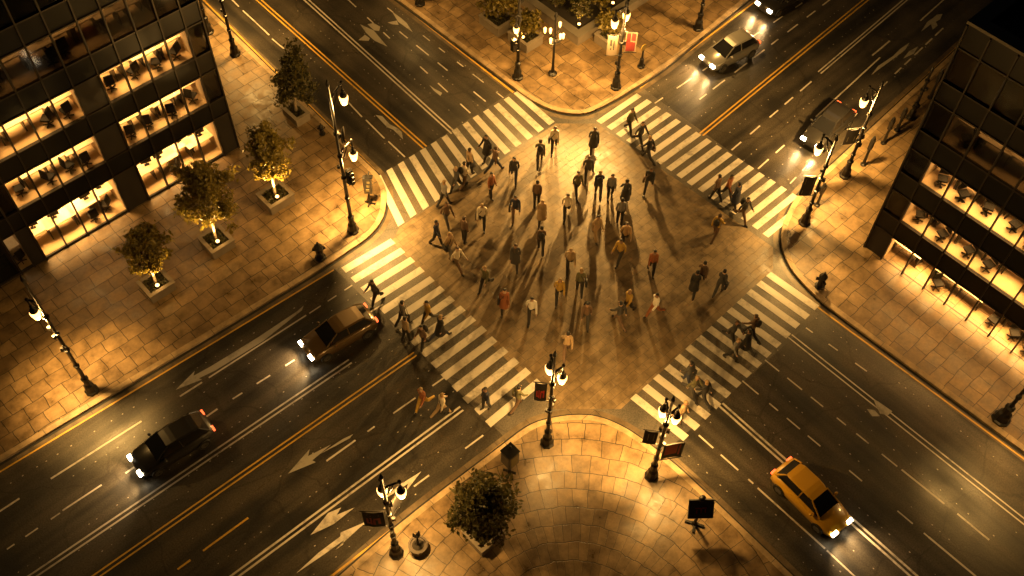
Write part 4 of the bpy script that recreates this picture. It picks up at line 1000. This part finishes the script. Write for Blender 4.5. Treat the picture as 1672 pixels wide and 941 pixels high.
for k, (st, sw, ln, fem) in enumerate([(.42,.45,.04,False),(.30,.30,.03,True),(-.36,-.4,.05,False),(.12,.08,.02,True),(.48,.5,.06,False),(-.25,-.2,.03,True),(-.06,.05,.01,False)]):
    P = skin_body(k, st, sw, ln, .25+.1*(k%3), fem); POSES.append({n: b.mesh(n, [SKINS[0], EYE] if n == 'body' else CLOTH['black'], True) for n, b in P.items()})
def person(hx, hy, heading, top, bot, label, pose, group, coat=False, acc=None, h=1.76):
    s = h/1.80; bx, by = at(hx, hy+3, h)
    rnd = random.Random(int(hx*7+hy*13))
    e = tag(empty('person', (bx, by, .006), heading-PI/2), label, 'person', group); e.scale = (s, s, s)
    P = POSES[pose]; items = [('body', None), ('jacket', CLOTH[top]), ('trousers', CLOTH[bot]), ('shoe', SHOE), ('hair', HAIR[rnd.choice(['black','brown','black','fair'])])]
    if coat: items.append(('coat_skirt', CLOTH[top]))
    if acc: items.append((acc, CLOTH['black' if top != 'black' else 'brown']))
    for nm, m in items:
        o = link(bpy.data.objects.new(nm, P[nm])); o.parent = e
        o.material_slots[0].link = 'OBJECT'; o.material_slots[0].material = m or SKINS[rnd.randrange(3)]
        if nm == 'body': pass
    return e
a_dn = at(940,500); a_up = at(940,400); HD = math.atan2(a_dn[1]-a_up[1], a_dn[0]-a_up[0])   # towards the bottom corner
HU = HD+PI
PEOPLE = {  # region phrase: (group, [(head px, heading, top, bottom, pose, coat, accessory)])
 'middle of the junction': [((907,203),HD,'cream','black',1,0,'bag'),((972,203),HD,'charcoal','black',0,1,None),((883,225),HU,'olive','charcoal',0,0,'backpack'),((840,252),HD,'charcoal','navy',2,0,None),((878,293),HU,'brown','black',3,0,None),
   ((928,312),HD,'cream','black',0,0,None),((842,314),HD,'navy','brown',4,0,'bag'),((886,323),HD,'tan','charcoal',1,1,None),((885,368),HU,'brown','black',5,0,'backpack'),((842,394),HD,'charcoal','charcoal',2,1,None),((933,400),HD,'tan','black',4,0,None),
   ((950,437),HU,'olive','black',5,0,'bag'),((915,450),HD,'mustard','black',0,0,None),((869,480),HD,'white','black',4,0,None),((960,490),HD,'brown','charcoal',2,0,'backpack'),((824,468),HD,'rust','black',1,1,'bag'),((928,540),HU,'tan','brown',0,0,None),((1017,322),HU,'grey','black',6,0,None),((977,348),HD+.5,'tan','tan',1,0,None)],
 'left part of the junction': [((802,279),HD+.9,'rust','black',3,0,None),((728,325),HD+.6,'brown','charcoal',0,0,None),((787,328),HD,'cream','black',2,0,'bag'),((711,357),HD+1.2,'navy','black',5,0,None),((733,376),HD+.8,'tan','grey',1,0,'bag'),((745,398),HD+.9,'cream','brown',4,0,None),((792,430),HD-.5,'olive','black',0,0,None),((757,352),HU-.7,'brown','black',6,0,None)],
 'right part of the junction': [((963,249),HD,'charcoal','black',4,0,None),((945,276),HD+.4,'olive','black',1,0,None),((981,277),HU,'navy','charcoal',2,0,'backpack'),((1001,281),HD,'grey','black',3,0,None),((1025,290),HU,'charcoal','navy',0,1,None),((1065,268),HD-.3,'black','charcoal',4,0,'bag'),
   ((1025,359),HD,'tan','black',0,0,'backpack'),((1016,386),HD-.6,'mustard','charcoal',2,0,None),((1070,405),HD,'rust','black',5,0,None),((1030,470),HD-.9,'mustard','black',1,0,None),((1016,490),HU+.7,'charcoal','brown',4,0,None),((1075,475),HD-1.0,'white','rust',0,0,None),((1176,347),HU-.6,'mustard','brown',2,0,'backpack'),((1152,424),HU-.4,'brown','black',4,0,None),((1184,438),HU-.5,'charcoal','charcoal',1,0,'bag'),((1140,440),HU-.3,'black','black',5,1,None)],
 'upper left zebra crossing': [((745,268),HD-.8,'charcoal','black',0,0,None),((766,240),HU-.8,'tan','black',3,0,'bag'),((795,216),HD-.8,'black','charcoal',2,1,None),((808,236),HU-.8,'brown','navy',4,0,None),((724,292),HU-.8,'grey','black',1,0,None),((757,262),HU-.8,'cream','brown',5,0,'backpack')],
 'upper right zebra crossing': [((1033,173),HD+.8,'olive','black',1,0,None),((1050,194),HD+.8,'charcoal','black',0,0,None),((1064,219),HU+.8,'black','charcoal',4,0,'bag'),((1177,283),HU+.8,'brown','black',5,0,None),((1195,281),HD+.8,'rust','charcoal',2,0,None),((1209,296),HU+.8,'navy','black',3,1,None),((1222,318),HD+.8,'charcoal','brown',0,0,'backpack')],
 'lower left zebra crossing': [((608,453),HD-.8,'charcoal','black',2,0,None),((655,489),HU-.8,'grey','black',1,0,'bag'),((697,487),HD-.8,'mustard','charcoal',0,0,None),((717,512),HU-.8,'black','navy',4,1,None),((688,528),HD-.8,'brown','black',5,0,'backpack'),((660,516),HU-.8,'tan','black',3,0,None),((793,630),HD-.8,'navy','charcoal',3,0,None),((846,628),HU-.8,'olive','brown',2,0,None)],
 'avenue before lower left zebra': [((688,628),HD-.6,'rust','mustard',4,0,None),((720,640),HU-.9,'cream','tan',0,0,'bag')],
 'lower right zebra crossing': [((1238,511),HU+.8,'brown','black',4,0,'backpack'),((1204,519),HD+.8,'charcoal','black',0,0,None),((1227,536),HU+.8,'black','charcoal',2,1,None),((1206,549),HD+.8,'grey','black',5,0,None),((1131,588),HU+.8,'charcoal','navy',1,0,'bag'),((1138,609),HD+.8,'olive','charcoal',4,0,None),((1157,619),HU+.8,'black','black',0,0,None),((1120,652),HD+.8,'tan','brown',3,0,None)],
}
for region, lst in PEOPLE.items():
    lst = sorted(lst, key=lambda q: q[0][1])
    for k, (hp, hd, top, bot, pose, coat, acc) in enumerate(lst):
        what = '%s %s' % (top, 'coat' if coat else 'jacket')
        what += {'bag': ' with bag', 'backpack': ' with backpack', None: ''}[acc]
        n = len(lst); pos = 'nearest the picture top' if k == 0 else 'nearest the picture bottom' if k == n-1 else (['','second','third','fourth','fifth','sixth','seventh','eighth','ninth','tenth'][k]+' from far end' if k <= n//2 else ['','second','third','fourth','fifth','sixth','seventh','eighth','ninth','tenth'][n-1-k]+' from near end')
        person(hp[0], hp[1], hd, top, bot, 'person in %s, %s, %s' % (what, region, pos), pose, 'pedestrians crossing the junction', coat, acc)
# ------------------------------------------------------------------ cars
M['head'] = emit('lit headlamp', (1.0, .78, .46), 26.0); M['tail'] = emit('lit tail lamp', (1.0, .12, .03), 2.5)
M['carglass'] = plain('dark car glass', (.012,.012,.013), .08, scale=1); M['tyre'] = plain('tyre rubber', (.015,.014,.013), .8); M['rim'] = plain('alloy rim', (.3,.28,.25), .3, .9)
M['trim'] = plain('black car trim', (.02,.018,.017), .5)
def carpaint(name, col, metal=.3):
    m, nt, p, out = newmat(name); p.inputs['Base Color'].default_value = c4(col); p.inputs['Metallic'].default_value = metal; p.inputs['Roughness'].default_value = .3
    p.inputs['Coat Weight'].default_value = .8; p.inputs['Coat Roughness'].default_value = .06; return m
CP = {'dark': carpaint('dark grey car paint', (.03,.028,.027)), 'silver': carpaint('silver car paint', (.2,.19,.175)), 'yellow': carpaint('taxi yellow paint', (.62,.33,.02), 0.0), 'black': carpaint('black car paint', (.01,.01,.011)), 'bronze': carpaint('bronze car paint', (.12,.075,.03))}
def car_meshes(L=3.7, Wd=1.52, H=1.38):
    """hull lofted from cross sections (x forward); glasshouse lofted above the waistline"""
    P = {}
    hx = [(-L/2,.36,.62,.30),(-L/2+.10,.66,.84,.24),(-L/2+.55,.74,.92,.22),(-.55,.76,.92,.20),(.35,.76,.91,.20),(L/2-.95,.75,.87,.20),(L/2-.35,.71,.76,.22),(L/2-.06,.60,.66,.27),(L/2,.40,.56,.33)]
    mb = MB(); n = 10; ring = []
    for x, hw, zt, zb in hx:
        hw *= Wd/1.52; zm = (zt+zb)/2
        ring.append([(x,-hw*.86,zb),(x,-hw*.98,zb+.10),(x,-hw,zm),(x,-hw*.97,zt-.08),(x,-hw*.84,zt),(x,hw*.84,zt),(x,hw*.97,zt-.08),(x,hw,zm),(x,hw*.98,zb+.10),(x,hw*.86,zb)])
    vs = [v for r in ring for v in r]; fs = []
    for i in range(len(ring)-1):
        for k in range(n): fs.append((i*n+k,(i+1)*n+k,(i+1)*n+(k+1)%n,i*n+(k+1)%n))
    fs.append(tuple(range(n))); fs.append(tuple((len(ring)-1)*n+k for k in range(n-1,-1,-1)))
    mb.add(vs, fs); P['hull'] = mb
    # glasshouse: waist outline and roof outline
    w0, w1 = .63*Wd/1.52, .50*Wd/1.52; xb0, xb1, xf0, xf1 = -L/2+.22, -L/2+.62, .95, .28
    z0, z1 = .90, H
    roof = MB(); rv = []
    for x, ww, z in ((xb1-.02,w1*.94,z1-.06),(xb1+.25,w1,z1-.01),(-.2,w1*1.02,z1+.01),(xf1-.25,w1,z1-.01),(xf1+.02,w1*.94,z1-.06)):
        rv.append([(x,-ww,z-.04),(x,-ww*.85,z),(x,ww*.85,z),(x,ww,z-.04)])
    vs = [v for r in rv for v in r]; fs = []
    for i in range(4):
        for k in range(3): fs.append((i*4+k,(i+1)*4+k,(i+1)*4+k+1,i*4+k+1))
        fs.append((i*4+3,(i+1)*4+3,(i+1)*4,i*4))
    fs += [(0,1,2,3),(19,18,17,16)]
    roof.add(vs, fs); P['roof'] = roof
    zr = z1-.07
    def quad(a, b, c, d):
        m = MB(); nrm = (Vector(b)-Vector(a)).cross(Vector(d)-Vector(a)).normalized()*.02
        m.add([a,b,c,d]+[tuple(Vector(q)-nrm) for q in (a,b,c,d)], [(0,1,2,3),(7,6,5,4),(0,4,5,1),(1,5,6,2),(2,6,7,3),(3,7,4,0)]); return m
    P['windscreen'] = quad((xf0,-w0*.93,z0-.02),(xf0,w0*.93,z0-.02),(xf1,w1*.9,zr),(xf1,-w1*.9,zr))
    P['rear_window'] = quad((xb0,w0*.93,z0),(xb0,-w0*.93,z0),(xb1,-w1*.9,zr),(xb1,w1*.9,zr))
    sw = []
    for s in (-1,1):
        for (a0,a1,b0,b1) in ((xb0+.10,-.32,xb1+.04,-.28),(-.24,xf0-.10,-.22,xf1-.03)):
            q = [(a0,s*w0,z0-.02),(a1,s*w0,z0-.02),(b1,s*w1*.97,zr),(b0,s*w1*.97,zr)]
            sw.append(quad(*(q if s < 0 else [q[1],q[0],q[3],q[2]])))
    P['side_window'] = sw
    pl = []
    for s in (-1,1):
        for a, b in (((xf0+.02,s*w0*.96,z0-.03),(xf1,s*w1*.96,zr+.01)),((-.28,s*w0*1.0,z0-.03),(-.25,s*w1*.99,zr+.01)),((xb0-.02,s*w0*.97,z0-.03),(xb1,s*w1*.95,zr+.01))): q = MB(); q.tube([a,b], .035, 5); pl.append(q)
    P['pillar'] = pl
    P['wheels'] = [(x, s*(.70*Wd/1.52)) for x in (-L/2+.72, L/2-.72) for s in (-1,1)]
    return P
CARP = car_meshes()
WHM = MB().tube([(0,-.09,0),(0,.09,0)], .30, 18).mesh('tyre', M['tyre'], False); RIM = MB().tube([(0,-.1,0),(0,.1,0)], .19, 10).mesh('rim', M['rim'])
def car(front, rear, paint_, label, lights='head', energy=230):
    f, r = Vector(at(*front)), Vector(at(*rear)); d = (f-r).normalized(); c = f - d*1.65
    e = tag(empty('car', (c.x, c.y, .01), math.atan2(d.y, d.x)), label, 'car', 'cars on the avenues'); L = 3.7; e.scale = (.88,.88,.88)
    body = CARP['hull'].build('body', CP[paint_], e, True); [q.build('pillar', CP[paint_], body) for q in CARP['pillar']]
    CARP['roof'].build('roof', CP[paint_], e)
    CARP['windscreen'].build('windscreen', M['carglass'], e); CARP['rear_window'].build('rear_window', M['carglass'], e)
    for s in CARP['side_window']: s.build('side_window', M['carglass'], e)
    for x, y in CARP['wheels']:
        w = link(bpy.data.objects.new('wheel', WHM)); w.parent = e; w.location = (x,y,.30)
        q = link(bpy.data.objects.new('rim', RIM)); q.parent = w
    for s in (-1,1):
        m = MB(); m.obox((L/2-.06,s*.47,.60),(.16,.30,.13),0,0,.25); m.build('headlight', M['head'], e)
        m = MB(); m.obox((-L/2+.05,s*.50,.72),(.10,.24,.15)); m.build('tail_light', M['tail'], e)
        m = MB(); m.ball((.62,s*.80,.95),(.07,.10,.07),8,5); m.tube([(.64,s*.64,.92),(.62,s*.76,.95)],.025,5); m.build('wing_mirror', CP[paint_], e)
        l = bpy.data.lights.new('headlight_beam', 'SPOT'); l.energy = energy; l.color = (1,.6,.23); l.spot_size = math.radians(120); l.spot_blend = 1.0; l.shadow_soft_size = .06
        o = link(bpy.data.objects.new('headlight_beam', l)); o.parent = e; o.location = (L/2+.12, s*.47, .62); o.rotation_euler = (0, math.radians(-90+8)+PI, 0)
        o.rotation_euler = Vector((1,0,-.4)).to_track_quat('-Z','Y').to_euler()
    m = MB(); m.box(L/2-.05,L/2+.012,-.36,.36,.34,.50); m.build('bumper_grille', M['trim'], e)
    return e
car((500,585), (580,540), 'bronze', 'bronze car heading away from the junction past the lower left zebra')
car((224,772), (292,731), 'dark', 'dark grey car beneath the light pool at the far left of the avenue')
car((1150,115), (1226,76), 'silver', 'silver car with bright headlights on the upper right avenue, nearer the junction')
car((1242,26), (1292,-5), 'dark', 'dark car partly cut off by the top edge of the picture')
car((1318,247), (1372,194), 'dark', 'dark car beside the two lamps of the right corner, headlights on')
car((1371,873), (1315,817), 'yellow', 'yellow taxi driving down the lower right street')
# ------------------------------------------------------------------ light, sky, camera
w = bpy.data.worlds.new('World'); scene.world = w; w.use_nodes = True; nt = w.node_tree; nt.nodes.clear()
sk = nt.nodes.new('ShaderNodeTexSky'); sk.sky_type = 'NISHITA'; sk.sun_disc = False; sk.sun_elevation = math.radians(4); sk.sun_rotation = math.radians(120)
bg = nt.nodes.new('ShaderNodeBackground'); bg.inputs[1].default_value = .0007; ou = nt.nodes.new('ShaderNodeOutputWorld')
nt.links.new(sk.outputs[0], bg.inputs[0]); nt.links.new(bg.outputs[0], ou.inputs[0])
sl = bpy.data.lights.new('sky_glow_sun', 'SUN'); sl.energy = .006; sl.angle = math.radians(12); sl.color = (1,.85,.7)
so = link(bpy.data.objects.new('sky_glow_sun', sl)); so.rotation_euler = (math.radians(35), 0, math.radians(120))
cd = bpy.data.cameras.new('camera'); co = link(bpy.data.objects.new('camera', cd))
cd.sensor_width = 36; cd.sensor_fit = 'HORIZONTAL'; cd.lens = CF/1672*36; cd.clip_end = 2000; cd.clip_start = .5
R3 = Matrix((tuple(AXR), tuple(-AXD), tuple(-AXF))).transposed().to_4x4(); R3.translation = Vector(CAM); co.matrix_world = R3
scene.camera = co
scene.render.engine = 'CYCLES'; scene.render.resolution_x = 1024; scene.render.resolution_y = 576
scene.view_settings.view_transform = 'Standard'; scene.view_settings.look = 'None'; scene.view_settings.exposure = 0.24; scene.view_settings.gamma = 1
scene.cycles.max_bounces = 5; scene.cycles.diffuse_bounces = 3; scene.cycles.glossy_bounces = 3; scene.cycles.transparent_max_bounces = 8
scene.cycles.sample_clamp_indirect = 4; scene.cycles.use_light_tree = True; scene.cycles.caustics_reflective = False
dup = {k: v for k, v in LABELS.items() if len(v) > 1}
if dup: print('REPEATED LABELS', dup)
